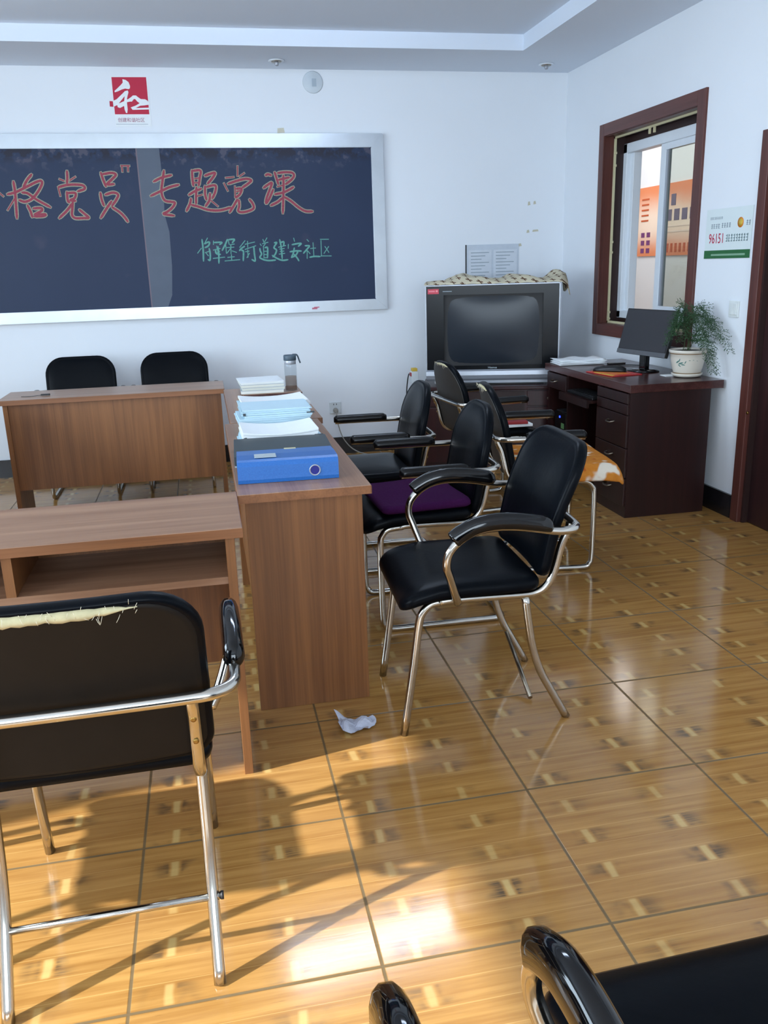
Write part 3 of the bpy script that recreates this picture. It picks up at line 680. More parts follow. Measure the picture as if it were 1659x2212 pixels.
sp_(MB().lathe([(0.026, 0), (0.026, 0.0012), (0.0, 0.0013)], seg=28, mat=Matrix.Translation((XR-0.0040, 4.205, 1.571)) @ Matrix.Rotation(-PI/2, 4, 'Y')), 'orange_disc', M['orange'])
sp_(MB().lathe([(0.018, 0), (0.018, 0.0012), (0.0, 0.0013)], seg=28, mat=Matrix.Translation((XR-0.0050, 4.203, 1.572)) @ Matrix.Rotation(-PI/2, 4, 'Y')), 'yellow_disc', M['yellow'])
t = thing('light_switch', 'white light switch plate on the wall behind the fern', 'switch', (XR, 4.20, 1.13))
for (mb, nm) in ((MB().box(-0.009, 0, -0.043, 0.043, -0.043, 0.043, bevel=0.003), 'face_plate'), (MB().box(-0.013, -0.008, -0.03, -0.001, -0.03, 0.03, bevel=0.002), 'rocker'), (MB().box(-0.013, -0.008, 0.001, 0.03, -0.03, 0.03, bevel=0.002), 'rocker')):
    mb.build(nm, M['switch'], t)

# ================================================================ TABLES
def make_table(label, loc, rz, L, D, panel_z0=0.21, inset=0.022, flush=0.008, shelf=True):
    """narrow conference table: local -y is the open side, +y carries the modesty panel"""
    t = thing('conference_table', label, 'table', loc, rz, 'walnut conference tables')
    top = MB().box(-L/2, L/2, -D/2, D/2, 0.722, 0.75, bevel=0.0015).build('tabletop', M['desk_x'], t)
    e = 0.0012
    m = MB(); m.box(-L/2-e, L/2+e, -D/2-e, -D/2+0.001, 0.7225, 0.7485); m.box(-L/2-e, L/2+e, D/2-0.001, D/2+e, 0.7225, 0.7485)
    m.box(-L/2-e, -L/2+0.001, -D/2, D/2, 0.7225, 0.7485); m.box(L/2-0.001, L/2+e, -D/2, D/2, 0.7225, 0.7485)
    m.build('edge_band', M['desk_edge'], top)
    for sx in (-1, 1):
        x = sx*(L/2-inset-0.0125)
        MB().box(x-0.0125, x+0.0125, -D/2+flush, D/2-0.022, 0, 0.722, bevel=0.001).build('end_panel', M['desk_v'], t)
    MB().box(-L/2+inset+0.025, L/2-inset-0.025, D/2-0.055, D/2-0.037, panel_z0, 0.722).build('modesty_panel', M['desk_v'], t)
    if shelf:
        MB().box(-L/2+inset+0.025, L/2-inset-0.025, -D/2+flush+0.012, D/2-0.055, 0.588, 0.608).build('shelf', M['desk_x'], t)
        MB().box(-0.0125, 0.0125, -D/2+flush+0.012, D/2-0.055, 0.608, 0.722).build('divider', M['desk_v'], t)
    return t
make_table('bare walnut table in the left foreground with its open shelf towards the viewer', (-0.548, 2.404, 0), 0, 1.206, 0.396)
make_table('walnut table with closed front panel below the chalkboard, two chairs behind it', (-0.535, 5.235, 0), PI, 1.245, 0.385, panel_z0=0.225)
make_table('walnut table in the middle carrying the blue file box, seen end on', (0.265, 3.190, 0), PI/2, 1.285, 0.415, inset=0.030, flush=0.025)
make_table('walnut table behind the middle one, under the book pile and the bottle', (0.289, 4.425, 0), PI/2, 1.16, 0.415, inset=0.030, flush=0.045)
make_table('walnut table cut off by the left edge, only its end panel showing', (-1.375, 4.33, 0), -PI/2, 1.2, 0.40)

# ================================================================ CHAIRS
def outline(hw, z0, z1, r_top, r_bot, n=9, sub=True):
    """closed rounded-rectangle outline as (s, v) pairs"""
    P = []
    for (cx, cz, r, a0) in ((hw-r_top, z1-r_top, r_top, 0), (-hw+r_top, z1-r_top, r_top, 90), (-hw+r_bot, z0+r_bot, r_bot, 180), (hw-r_bot, z0+r_bot, r_bot, 270)):
        for k in range(n):
            a = R(a0+90*k/(n-1)); P.append((cx+r*math.cos(a), cz+r*math.sin(a)))
    # subdivide the straight runs
    out = []
    for i, p in enumerate(P):
        q = P[(i+1) % len(P)]; d = math.hypot(q[0]-p[0], q[1]-p[1]); k = max(1, int(d/0.06)) if sub else 1
        for j in range(k): out.append((p[0]+(q[0]-p[0])*j/k, p[1]+(q[1]-p[1])*j/k))
    return out
LEAN = [1.0]
def back_f(v):                       # lean of the backrest: forward position at height v
    return -0.194-0.190*(v-0.50)-0.08*max(0, v-0.70)**1.2 if LEAN[0] == 0 else -0.188-0.215*(v-0.50)-0.30*max(0, v-0.66)**1.25
def seat_z(f):
    return 0.452-(max(0, f-0.12)**2)*1.7+(max(0, -f-0.05))*0.02

def chair_parts(style, t, width=0.235, r_top=0.105, torn=0, z_back=(0.485, 0.885), rb=0.05):
    lt, cm = M['leather'], M['chrome']
    LEAN[0] = 1.0 if style == 'A' else 0
    # seat cushion
    ol = outline(0.232, -0.165, 0.272, 0.05, 0.045, 7)
    def ring(sc, dz, off=0.0):
        r = []
        for s, f in ol:
            ss, ff = s*sc, 0.05+(f-0.05)*sc
            r.append((ss, ff, seat_z(ff)+dz+off*(s/0.23)**2))
        return r
    rs = [ring(0.02, -0.004), ring(0.5, -0.004), ring(0.93, -0.004), ring(0.985, 0.000), ring(1.0, 0.012), ring(0.995, 0.024), ring(0.97, 0.033), ring(0.9, 0.040), ring(0.7, 0.044), ring(0.4, 0.046), ring(0.02, 0.046)]
    MB().rings(rs).build('seat', lt, t)
    # backrest: padded front, separate rear panel
    ob = outline(width, z_back[0], z_back[1], r_top, rb, 9); zc = (z_back[0]+z_back[1])/2
    def bring(sc, df):
        r = []
        for s, v in ob:
            ss, vv = s*sc, zc+(v-zc)*sc
            r.append((ss, back_f(vv)+df+0.32*ss*ss, vv+df*0.2))
        return r
    rs = [bring(0.02, -0.012), bring(0.2, -0.012), bring(0.4, -0.012), bring(0.55, -0.012), bring(0.65, -0.012), bring(0.73, -0.012), bring(0.8, -0.012), bring(0.86, -0.012), bring(0.9, -0.012), bring(0.935, -0.012), bring(0.955, -0.012), bring(0.985, -0.012), bring(1.0, -0.004), bring(1.0, 0.006), bring(0.985, 0.016), bring(0.955, 0.019), bring(0.93, 0.017), bring(0.90, 0.020), bring(0.7, 0.026), bring(0.4, 0.028), bring(0.02, 0.028)]
    bk = MB().rings(rs).build('backrest', lt, t)
    MB().rings([bring(0.02, -0.0155), bring(0.2, -0.0155), bring(0.4, -0.0155), bring(0.55, -0.0155), bring(0.65, -0.0155), bring(0.73, -0.0155), bring(0.8, -0.0155), bring(0.86, -0.0155), bring(0.9, -0.0155), bring(0.935, -0.0155), bring(0.945, -0.012)], cap='start').build('rear_panel', M['leather_b'] if style == 'A' else M['back_grey'], bk)
    # side frames: upright, bend under the seat, seat rail (front leg follows)
    rr = 0.0125
    for s in (-1, 1):
        x = s*0.205
        up = [(x, -0.254, 0.652), (x, -0.249, 0.63), (x, -0.229, 0.585), (x, -0.213, 0.52), (x, -0.200, 0.48), (x, -0.178, 0.450), (x, -0.145, 0.4355), (x, -0.09, 0.434), (x, 0.0, 0.436), (x, 0.10, 0.437)]
        if style == 'A': up += [(x, 0.15, 0.434)]
        else: up += [(x, 0.12, 0.434)]
        MB().tube(up, rr, 10, smooth=4).build('seat_rail', cm, t)
        if style == 'A':
            fl_ = [(x, 0.150, 0.434), (x, 0.178, 0.428), (x, 0.202, 0.405), (x, 0.214, 0.37), (x, 0.232, 0.24), (x, 0.268, 0.0)]
            MB().tube(fl_, rr, 10, smooth=4).build('leg', cm, t)
            rl = [(x, -0.118, 0.425), (x, -0.130, 0.34), (x, -0.146, 0.25), (x, -0.172, 0.17), (x, -0.208, 0.10), (x, -0.262, 0.0)]
            MB().tube(rl, rr, 10, smooth=4).build('leg', cm, t)
        for z, yf in ((0.604, -0.249), (0.548, -0.2325)):
            MB().lathe([(0.006, 0), (0.006, 0.002), (0.003, 0.0035)], seg=12, mat=Matrix.Translation((x, yf, z)) @ Matrix.Rotation(R(90), 4, 'X')).build('screw', M['brass'], t)
    if style == 'B':
        b = []
        for s in (-1, 1):
            x = s*0.205
            side = [(x, 0.115, 0.434), (x, 0.172, 0.428), (x, 0.196, 0.405), (x, 0.204, 0.37), (x, 0.205, 0.20), (x, 0.203, 0.06), (x, 0.194, 0.03), (x, 0.17, 0.0135), (x, 0.05, 0.0125), (x, -0.23, 0.0125), (x*0.985, -0.27, 0.0125), (x*0.88, -0.297, 0.0125)]
            b.append(side)
        path = b[0]+[(0.0, -0.299, 0.0125)]+b[1][::-1]
        MB().tube(path, rr, 10, smooth=4).build('sled_base', cm, t)
    # one arm tube wraps behind the back and runs forward on both sides
    def arm(s):
        if style == 'A':
            return [(s*0.20, -0.262, 0.655), (s*0.255, -0.252, 0.655), (s*0.283, -0.222, 0.655), (s*0.288, -0.17, 0.658), (s*0.290, -0.08, 0.676), (s*0.290, 0.0, 0.683), (s*0.290, 0.06, 0.675), (s*0.290, 0.105, 0.652), (s*0.289, 0.138, 0.617), (s*0.286, 0.146, 0.575), (s*0.276, 0.134, 0.535), (s*0.250, 0.112, 0.47), (s*0.230, 0.100, 0.436)]
        return [(s*0.20, -0.262, 0.652), (s*0.243, -0.252, 0.652), (s*0.270, -0.222, 0.652), (s*0.275, -0.17, 0.652), (s*0.276, -0.05, 0.653), (s*0.276, 0.13, 0.654)]
    path = arm(-1)[::-1]+[(0, -0.264, 0.655 if style == 'A' else 0.652)]+arm(1)
    MB().tube(path, rr, 10, smooth=4).build('arm_tube', cm, t)
    for s in (-1, 1):
        if style == 'A':
            P = [Vector((s*0.290, f, z)) for f, z in ((-0.168, 0.660), (-0.12, 0.670), (-0.06, 0.680), (0.0, 0.684), (0.055, 0.677), (0.095, 0.658), (0.110, 0.648), (0.119, 0.640))]
        else:
            P = [Vector((s*0.276, f, z)) for f, z in ((-0.135, 0.655), (-0.06, 0.656), (0.0, 0.656), (0.08, 0.656), (0.135, 0.656))]
        P = spline(P, 5); n = len(P); rs = []
        for i, p in enumerate(P):
            a = P[max(0, i-1)]; c = P[min(n-1, i+1)]; tt = (c-a).normalized(); nn = Vector((1, 0, 0)).cross(tt).normalized()
            if nn.z < 0: nn = -nn
            tN = i/(n-1); e = min(1.0, (max(0.0, 1-(1-min(1.0, 9*min(tN, 1-tN)+0.05))**2))**0.5) if style == 'A' else min(1.0, 0.62+7*min(tN, 1-tN))
            wd, ht = (0.0225*e, 0.037*e) if style == 'A' else (0.024*e, 0.026*e)
            r = []
            for k in range(14):
                a_ = 2*PI*k/14; sx, sy = math.cos(a_), math.sin(a_)
                h = ht*sy if sy > 0 else 0.010*sy
                pw = 0.75
                r.append(p + Vector((1, 0, 0))*wd*(abs(sx)**pw)*(1 if sx > 0 else -1) + nn*(h+0.004))
            rs.append(r)
        MB().rings(rs).build('armrest', M['gloss'] if style == 'A' else M['worn_pad'], t)
    return bk
def stretcher(t, mat='chrome_dull'):
    MB().tube([(-0.224, -0.182, 0.150), (0.226, -0.182, 0.150)], 0.0078, 10).build('stretcher', M[mat], t)
def torn_edge(bk, x0, x1, v, hw, mat='cream_foam', th=0.012):
    """cream lining showing along the torn top rear edge"""
    m = MB(); n = 26; rr = random.Random(3); rs = []
    for i in range(n+1):
        s = x0+(x1-x0)*i/n
        e = min(1, 4*min(i, n-i)/n+0.08); h = th*e*(0.75+0.5*rr.random())
        vv = v(s)
        f0 = back_f(vv)+0.32*s*s-0.0165
        rs.append([(s, f0-0.002, vv-h), (s, f0-0.004, vv-h*0.3), (s, f0+0.002, vv+h*0.55), (s, f0+0.010, vv+h*0.2), (s, f0+0.008, vv-h*0.6)])
    m.rings(rs); o = m.build('torn_lining', M[mat], bk)
    m = MB()
    for i in range(44):
        s = rr.uniform(min(x0, x1), max(x0, x1)); vv = v(s); f0 = back_f(vv)+0.32*s*s-0.0235; f0 -= 0.002; vv += rr.uniform(-th, th)*0.9
        a = rr.uniform(-0.5, 0.5); l = rr.uniform(0.004, 0.013)*(1 if rr.random() < 0.55 else -1)
        m.tube([(s, f0, vv), (s+a*0.006, f0-0.003, vv+l*0.5), (s+a*0.014, f0-0.004, vv+l)], 0.00045, 4)
    tag(m.build('loose_threads', M['thread'], bk), kind='stuff')
    return o
G1 = 'chairs with four legs'; G2 = 'chairs with sled bases'

# the three-legged stance in front: front right chair of the middle row with a broken stretcher
cm_ = thing('armchair', 'black chrome four-legged armchair at the middle table, its rear stretcher hanging loose', 'chair', (0.782, 2.503, 0), R(87.6), G1)
chair_parts('A', cm_)
MB().tube([(0.207, -0.188, 0.128), (0.06, -0.187, 0.066), (-0.078, -0.185, 0.0085)], 0.0075, 10).build('loose_stretcher', M['chrome_dull'], cm_)
m = MB().lathe([(0.0055, -0.001), (0.0055, 0.0012)], seg=12, mat=Matrix.Translation((-0.205, -0.191, 0.150)) @ Matrix.Rotation(R(64), 4, 'X'))
m.build('stretcher_hole', M['matte_black'], cm_)

# foreground left, seen from behind
nc = thing('armchair', 'black armchair in the left foreground seen from behind, top edge torn to cream lining', 'chair', (-0.288, 1.722, 0), R(0.5), G1)
bk = chair_parts('A', nc, width=0.240, r_top=0.10, z_back=(0.492, 0.884), rb=0.045)
torn_edge(bk, -0.215, 0.135, lambda s: 0.868-max(0, abs(s)-0.15)**2*3.2, 0.24)
stretcher(nc, 'chrome')
MB().lathe([(0.009, 0), (0.009, 0.006)], seg=12, mat=Matrix.Translation((0.221, -0.182, 0.150)) @ Matrix.Rotation(R(90), 4, 'Y')).build('stretcher_nut', M['matte_black'], nc)

# plain copies of the four-legged kind
base4 = thing('armchair', 'black armchair at the bottom right corner, its seat front and one armrest showing', 'chair', (0.606, 0.630, 0), R(1.5), G1)
chair_parts('A', base4); stretcher(base4)
c = copy_tree(base4); c.location = (-0.160, 0.584, 0); c.rotation_euler = (0, 0, R(0)); c['label'] = 'black armchair at the bottom edge, only one glossy armrest tip showing'
c = copy_tree(base4); c.location = (-0.985, 1.760, 0); c.rotation_euler = (0, 0, R(1)); c['label'] = 'black armchair just outside the left edge, throwing its shadow on the tiles'

# sled-base chairs
s0 = thing('armchair', 'black sled-base armchair with a purple cushion behind the four-legged chair', 'chair', (0.808, 3.285, 0), R(89), G2)
chair_parts('B', s0, width=0.222, r_top=0.18, z_back=(0.455, 0.872))
def sled(x, y, a, label):
    c = copy_tree(s0); c.location = (x, y, 0); c.rotation_euler = (0, 0, R(a)); c['label'] = label; return c
sled(0.738, 3.972, 89, 'black sled-base armchair at the middle table, farthest of the row before the wall')
f0 = thing('armchair', 'left one of the two black chairs behind the table below the chalkboard', 'chair', (-0.842, 5.900, 0), PI, G2)
chair_parts('B', f0, width=0.228, r_top=0.115, z_back=(0.455, 0.876))
#(-0.842, 5.900, 180, 'left one of the two black chairs behind the table below the chalkboard')
c = copy_tree(f0); c.location = (-0.222, 5.900, 0); c['label'] = 'right one of the two black chairs behind the table below the chalkboard'
c4 = sled(1.595, 4.790, -85, 'grey-backed armchair in front of the television, a red book on its seat')
c5 = sled(1.525, 3.760, -98, 'armchair at the dark desk with an orange plush cushion on its seat')
for ch in (c4, c5):
    for o in ch.children:
        if o.name.startswith('backrest'):
            LEAN[0] = 0; torn_edge(o, -0.06, 0.10, lambda s: 0.860-max(0, abs(s)-0.04)**2*3.2, 0.235, th=0.006)

# cushions and the book on the chairs
def soft_pad(name, label, cat, mat, loc, rz, w_, d_, h_, droop=0.0, ripple=0.003, seed=1):
    rr = random.Random(seed); ol = outline(w_/2, -d_/2, d_/2, 0.03, 0.03, 5)
    def ring(sc, z, e=0.0):
        r = []
        for s, f in ol:
            x, y = s*sc, f*sc
            rip = ripple*math.sin(17*x+seed)*math.cos(13*y+seed*2)
            r.append((x, y, z+rip*(1 if z > 0.01 else 0.3)-droop*max(0, abs(y)/(d_/2)-0.84)**1.5*16-droop*max(0, abs(x)/(w_/2)-0.84)**1.5*16))
        return r
    rs = [ring(0.02, 0.002), ring(0.6, 0.001), ring(0.84, 0.0), ring(0.88, 0.0), ring(0.92, 0.0), ring(0.96, 0.0), ring(1.0, h_*0.25), ring(1.0, h_*0.6), ring(0.975, h_*0.85), ring(0.94, h_*0.95), ring(0.9, h_), ring(0.86, h_), ring(0.8, h_), ring(0.4, h_*1.05), ring(0.02, h_*1.05)]
    o = MB().rings(rs).build(name, mat, None)
    o.location = loc; o.rotation_euler = (0, 0, rz); return tag(o, label, cat)
soft_pad('seat_cushion', 'deep purple cloth cushion lying on the black sled-base chair', 'cushion', M['purple'], (0.775, 3.25, 0.499), R(93), 0.41, 0.36, 0.032, seed=4)
soft_pad('seat_cushion', 'orange and white plush seat pad hanging over the chair at the dark desk', 'cushion', M['orange_plush'], (1.592, 3.748, 0.499), R(-98), 0.56, 0.51, 0.022, droop=0.055, seed=9)
t = thing('notebook', 'red hardcover notebook lying on papers on the chair seat', 'notebook', (1.70, 4.68, 0.5155), R(-8))
MB().box(-0.085, 0.085, -0.12, 0.12, 0, 0.016, bevel=0.003).build('cover', M['red'], t)
MB().box(-0.082, 0.086, -0.117, 0.117, 0.003, 0.013).build('pages', M['white'], t)
MB().box(-0.02, 0.03, -0.02, 0.03, 0.0158, 0.0168).build('cover_mark', M['label_grey'], t)
tag(MB().box(1.59, 1.80, 4.56, 4.84, 0.4995, 0.515, bevel=0.002).build('paper_stack', M['white'], None), 'white paper stack on the chair seat under the red notebook', 'paper stack')

# ================================================================ THINGS ON THE MIDDLE TABLES
t = thing('file_box', 'blue plastic file box with a finger ring lying at the near table end', 'file box', (0.232, 2.79, 0.751), R(-2))
ang = MB()
prof = [(-0.112, 0.0), (-0.115, 0.012), (-0.114, 0.055), (-0.106, 0.069), (-0.09, 0.073), (0.0, 0.070), (0.118, 0.060), (0.118, 0.0)]
ang.rings([[(x, y, z) for y, z in prof] for x in (-0.162, -0.158, 0.158, 0.162)], smooth=False)
ang.build('box_shell', M['blue_file'], t)
m = MB().tube([(0.085+0.0165*math.cos(a*PI/12), -0.1165, 0.032+0.0165*math.sin(a*PI/12)) for a in range(24)], 0.0022, 8, closed=True)
m.build('finger_ring', M['silver'], t)
MB().lathe([(0.0155, 0), (0.0155, 0.0012)], seg=24, mat=Matrix.Translation((0.085, -0.1147, 0.032)) @ Matrix.Rotation(PI/2, 4, 'X')).build('ring_hole', plain('deep_blue', (18, 22, 120), 0.5), t)
MB().box(-0.105, -0.035, -0.080, -0.015, 0.0722, 0.0738, mat=Matrix.Rotation(R(-2), 4, 'X')).build('label_pocket', M['label_grey'], t)
MB().box(0.0, 0.04, 0.105, 0.115, 0.0612, 0.0632).build('clip', M['cream'], t)

t = thing('folder', 'dark grey flat folder box lying behind the blue file box', 'folder', (0.245, 3.085, 0.751), R(-2))
MB().box(-0.175, 0.175, -0.165, 0.155, 0.006, 0.040, bevel=0.003).build('cover', M['folder_black'], t)
MB().box(-0.174, 0.174, -0.163, 0.152, 0.0, 0.006).build('pale_base', M['label_grey'], t)

def doc(x0, x1, y0, y1, z, h, mat, label, group, rz=0.0, clip=False, wavy=0.0, name='document_stack'):
    """one clipped stack of sheets"""
    t = thing(name, label, 'papers', ((x0+x1)/2, (y0+y1)/2, z), rz, group)
    w_, d_ = (x1-x0)/2, (y1-y0)/2
    m = MB(); n = max(2, int(h/0.004)); rr = random.Random(int(z*1000+y0*100))
    for k in range(n):
        a, b = rr.uniform(-0.009, 0.005), rr.uniform(-0.006, 0.006)
        za, zb = h*k/n, h*(k+1)/n-0.0004
        nx = 8
        top = [(-w_+2*w_*i/nx+a, (zb+wavy*((i/nx-0.5)**2*4)*(k+1)/n)) for i in range(nx+1)]
        bot = [(-w_+2*w_*i/nx+a, (za+wavy*((i/nx-0.5)**2*4)*k/n)) for i in range(nx+1)]
        m.prism(bot+top[::-1], lambda p, q, dd: (p, -d_+b+dd, q), 2*d_)
    m.build('sheets', mat, t)
    if clip:
        MB().box(-w_-0.002, -w_+0.009, -d_-0.005, -d_+0.012, h*0.35, h*0.62, bevel=0.001).build('binder_clip', M['folder_black'], t)
        MB().box(w_-0.02, w_+0.012, -d_-0.004, -d_+0.006, h*0.30, h*0.45).build('binder_clip', M['folder_black'], t)
    return t
GA = 'clipped paper stacks on the middle table'
doc(0.105, 0.415, 3.262, 3.50, 0.752, 0.026, M['paper_blue'], 'lower pale blue paper stack right behind the dark folder', GA, R(1))
d = doc(0.115, 0.405, 3.248, 3.50, 0.780, 0.020, M['white'], 'top white sheets with curled edges nearest the dark folder', GA, R(1), clip=True, wavy=0.014)
lab = 'pale blue clipped paper stack in the tall middle pile on the table'
doc(0.125, 0.410, 3.535, 3.76, 0.752, 0.036, M['paper_blue'], lab, GA, R(-1))
doc(0.110, 0.405, 3.525, 3.76, 0.7885, 0.030, M['paper_blue'], lab, GA, R(2))
doc(0.130, 0.410, 3.520, 3.76, 0.819, 0.036, M['paper_blue'], 'topmost pale blue stack of the tall middle paper pile', GA, R(0), clip=True)
lab = 'pale blue paper stack low in the rear pile near the books'
doc(0.140, 0.420, 3.80, 4.03, 0.752, 0.036, M['paper_blue'], lab, GA, R(-2))
doc(0.132, 0.415, 3.79, 4.03, 0.7885, 0.036, M['paper_blue'], lab, GA, R(1), clip=True)
doc(0.140, 0.432, 3.78, 4.04, 0.825, 0.010, M['white'], 'white printed sheets with a lifted right corner topping the rear pile', GA, R(2), wavy=0.012)

t = thing('board', 'thin brown board lying across the far table end under bottle and books', 'board', (0.345, 4.72, 0.751))
MB().box(-0.165, 0.150, -0.09, 0.19, 0, 0.012, bevel=0.001).build('panel', M['desk_x'], t)
MB().box(-0.1655, 0.1505, -0.0912, -0.089, 0.0005, 0.0115).build('dark_edge', M['red_x'], t)
GB = 'book pile at the far end'
for k, (h, dx, col, lb) in enumerate(((0.018, 0.000, (226, 228, 222), 'lowest white book of the pile beside the water bottle'), (0.016, 0.004, (212, 216, 206), 'second white book from the bottom of the pile beside the bottle'), (0.016, -0.003, (222, 224, 214), 'third white book from the bottom of the pile beside the bottle'), (0.012, -0.006, (232, 238, 236), 'top white book of the pile beside the water bottle'))):
    z = 0.764+sum((0.018, 0.016, 0.016, 0.012)[:k])
    t = thing('book', lb, 'book', (0.285+dx, 4.775, z), R(1.5*k-1), GB)
    MB().box(-0.115, 0.115, -0.125, 0.125, 0, h-0.001, bevel=0.001).build('pages', plain('book_pages_%s' % 'abcd'[k], col, 0.7, var=0.03), t)
    MB().box(-0.117, 0.117, -0.1265, 0.126, h-0.0032, h-0.0005).build('cover', M['white'] if k == 3 else M['lgrey_print'], t)

t = thing('water_bottle', 'clear water bottle with a dark lid and hanging strap beside the books', 'bottle', (0.445, 4.70, 0.7635))
MB().lathe([(0.030, 0.0), (0.0325, 0.004), (0.033, 0.140), (0.0320, 0.146), (0.0290, 0.150)], seg=32).build('body', M['bottle_glass'], t)
MB().lathe([(0.0285, 0.004), (0.0300, 0.006), (0.0302, 0.080)], seg=32).build('tea', M['tea'], t)
MB().lathe([(0.031, 0.145), (0.032, 0.147), (0.032, 0.164), (0.031, 0.166)], seg=32).build('grey_collar', M['silver'], t)
MB().lathe([(0.033, 0.165), (0.0345, 0.167), (0.0345, 0.190), (0.032, 0.194)], seg=32).build('lid', plain('slate_lid', (66, 82, 94), 0.45), t)
m = MB().tube([(0.015, 0, 0.195), (0.036, 0, 0.194), (0.044, 0, 0.184), (0.050, 0, 0.165), (0.056, 0, 0.148)], 0.0042, 8, smooth=5)
m.build('strap', plain('slate_strap', (60, 74, 86), 0.5), t)

m = MB().tube([(-1.05, 5.17, 0.7525), (-1.0, 5.16, 0.7525), (-0.965, 5.175, 0.7535), (-0.93, 5.18, 0.7545)], 0.0015, 6, smooth=4)
t = thing('earphone_cord', 'short dark cord with a black clip on the table below the chalkboard', 'cord', (-0.97, 5.17, 0.751))
o = m.build('cord', M['wire_black'], t); o.matrix_parent_inverse = Matrix.Translation((0.97, -5.17, -0.751))
o = MB().box(-0.945, -0.895, 5.172, 5.188, 0.752, 0.760, bevel=0.002).build('clip', M['black'], t); o.matrix_parent_inverse = Matrix.Translation((0.97, -5.17, -0.751))

# ================================================================ TELEVISION AND ITS CABINET
YW = R(-18)
t = thing('tv_cabinet', 'dark red low cabinet in the corner under the television', 'cabinet', (1.490, 5.850, 0), YW)
MB().box(0.0, 1.02, 0.012, 0.46, 0.0, 0.548).build('body', M['red_cab'], t)
MB().box(-0.02, 1.04, -0.012, 0.47, 0.548, 0.575, bevel=0.006).build('top_board', M['red_cab'], t)
for (x0, x1, z0, z1, nm) in ((0.01, 0.30, 0.435, 0.54, 'drawer'), (0.72, 1.01, 0.435, 0.54, 'drawer'), (0.01, 0.30, 0.03, 0.425, 'door'), (0.72, 1.01, 0.03, 0.425, 'door')):
    o = MB().box(x0, x1, -0.002, 0.016, z0, z1, bevel=0.003).build(nm, M['red_cab'], t)
    MB().lathe([(0.006, 0), (0.006, 0.012), (0.010, 0.018), (0.006, 0.022)], seg=14, mat=Matrix.Translation(((x0+x1)/2, -0.002, (z0+z1)/2 + (0.12 if nm == 'door' else 0))) @ Matrix.Rotation(PI/2, 4, 'X')).build('knob', M['chrome_dull'], o)
MB().box(0.32, 0.70, 0.004, 0.02, 0.03, 0.535).build('recess_panel', M['frame_dark'], t)

t = thing('television', 'large black tube television with silver trim standing in the corner', 'television', (1.527, 5.925, 0.576), YW)
TW, TZ0, TZ1 = 0.925, 0.012, 0.690
# body shrinking to the rear
def rect_ring(x0, x1, z0, z1, y, r=0.02):
    P = outline((x1-x0)/2, z0, z1, r, r, 4, False); return [((x0+x1)/2+s, y, v) for s, v in P]
b = MB()
b.rings([rect_ring(0, TW, TZ0+0.07, TZ1, 0.02), rect_ring(0, TW, TZ0+0.05, TZ1, 0.10), rect_ring(0.06, TW-0.06, 0.04, TZ1-0.05, 0.20), rect_ring(0.16, TW-0.16, 0.06, TZ1-0.12, 0.34), rect_ring(0.26, TW-0.26, 0.10, TZ1-0.2, 0.42)], smooth=False)
b.build('rear_housing', M['matte_black'], t)
sx0, sx1, sz0, sz1 = 0.128, 0.812, 0.135, 0.622
m = MB()
def plate(x0, x1, z0, z1): m.box(x0, x1, -0.006, 0.03, z0, z1)
plate(0.007, sx0, 0.108, TZ1-0.007); plate(sx1, TW-0.007, 0.108, TZ1-0.007); plate(sx0, sx1, sz1, TZ1-0.007); plate(sx0, sx1, 0.108, sz0)
m.build('bezel', plain('black_tv_bezel', (12, 14, 18), 0.22, var=0.15, spec=0.22), t)
m = MB(); nx, nz = 16, 12; V = []
for j in range(nz+1):
    V.append([m.bm.verts.new((sx0+(sx1-sx0)*i/nx, 0.022-0.016*(1-(2*i/nx-1)**2)*(1-(2*j/nz-1)**2)**0.7, sz0+(sz1-sz0)*j/nz)) for i in range(nx+1)])
for j in range(nz):
    for i in range(nx):
        f = m.bm.faces.new((V[j][i], V[j][i+1], V[j+1][i+1], V[j+1][i])); f.smooth = True
m.build('screen', plain('dark_tube_screen', (34, 40, 48), 0.22, var=0.03, spec=0.25), t)
m = MB(); m.box(0, 0.007, -0.007, 0.05, 0.10, TZ1); m.box(TW-0.007, TW, -0.007, 0.05, 0.10, TZ1); m.box(0, TW, -0.007, 0.05, TZ1-0.007, TZ1)
m.build('silver_trim', M['silver'], t)
m = MB(); m.rings([[(x, -0.02+0.0, 0.045), (x, -0.030, 0.07), (x, -0.026, 0.098), (x, -0.012, 0.108), (x, 0.05, 0.108), (x, 0.05, 0.03), (x, -0.005, 0.03)] for x in (0.0, TW)], smooth=False)
m.build('speaker_bar', M['silver'], t)
MB().box(0.06, TW-0.06, -0.005, 0.06, 0.012, 0.032).build('lower_strip', M['silver'], t)
MB().box(0.10, TW-0.10, 0.0, 0.36, 0.0, 0.03).build('foot', M['matte_black'], t)
FT = lambda x, z: Matrix.Translation((x, -0.0068, z)) @ Matrix.Rotation(PI/2, 4, 'X')
text('Hisense', 0.020, M['label_grey'], 'badge', t, FT(0.435, 0.114))
MB().box(0.122, 0.185, -0.0072, -0.0058, 0.645, 0.650).build('bezel_print', M['grey_print'], t)
st = MB().box(0.018, 0.095, -0.0075, -0.0058, 0.632, 0.666).build('red_sticker', plain('faded_red_sticker', (196, 62, 78), 0.5), t)
MB().box(0.025, 0.068, -0.0083, -0.0074, 0.645, 0.655).build('sticker_print', plain('pink_ink', (226, 130, 140), 0.6), st)
MB().box(0.074, 0.088, -0.0083, -0.0074, 0.645, 0.657).build('sticker_print', plain('pink_ink_b', (230, 150, 156), 0.6), st)

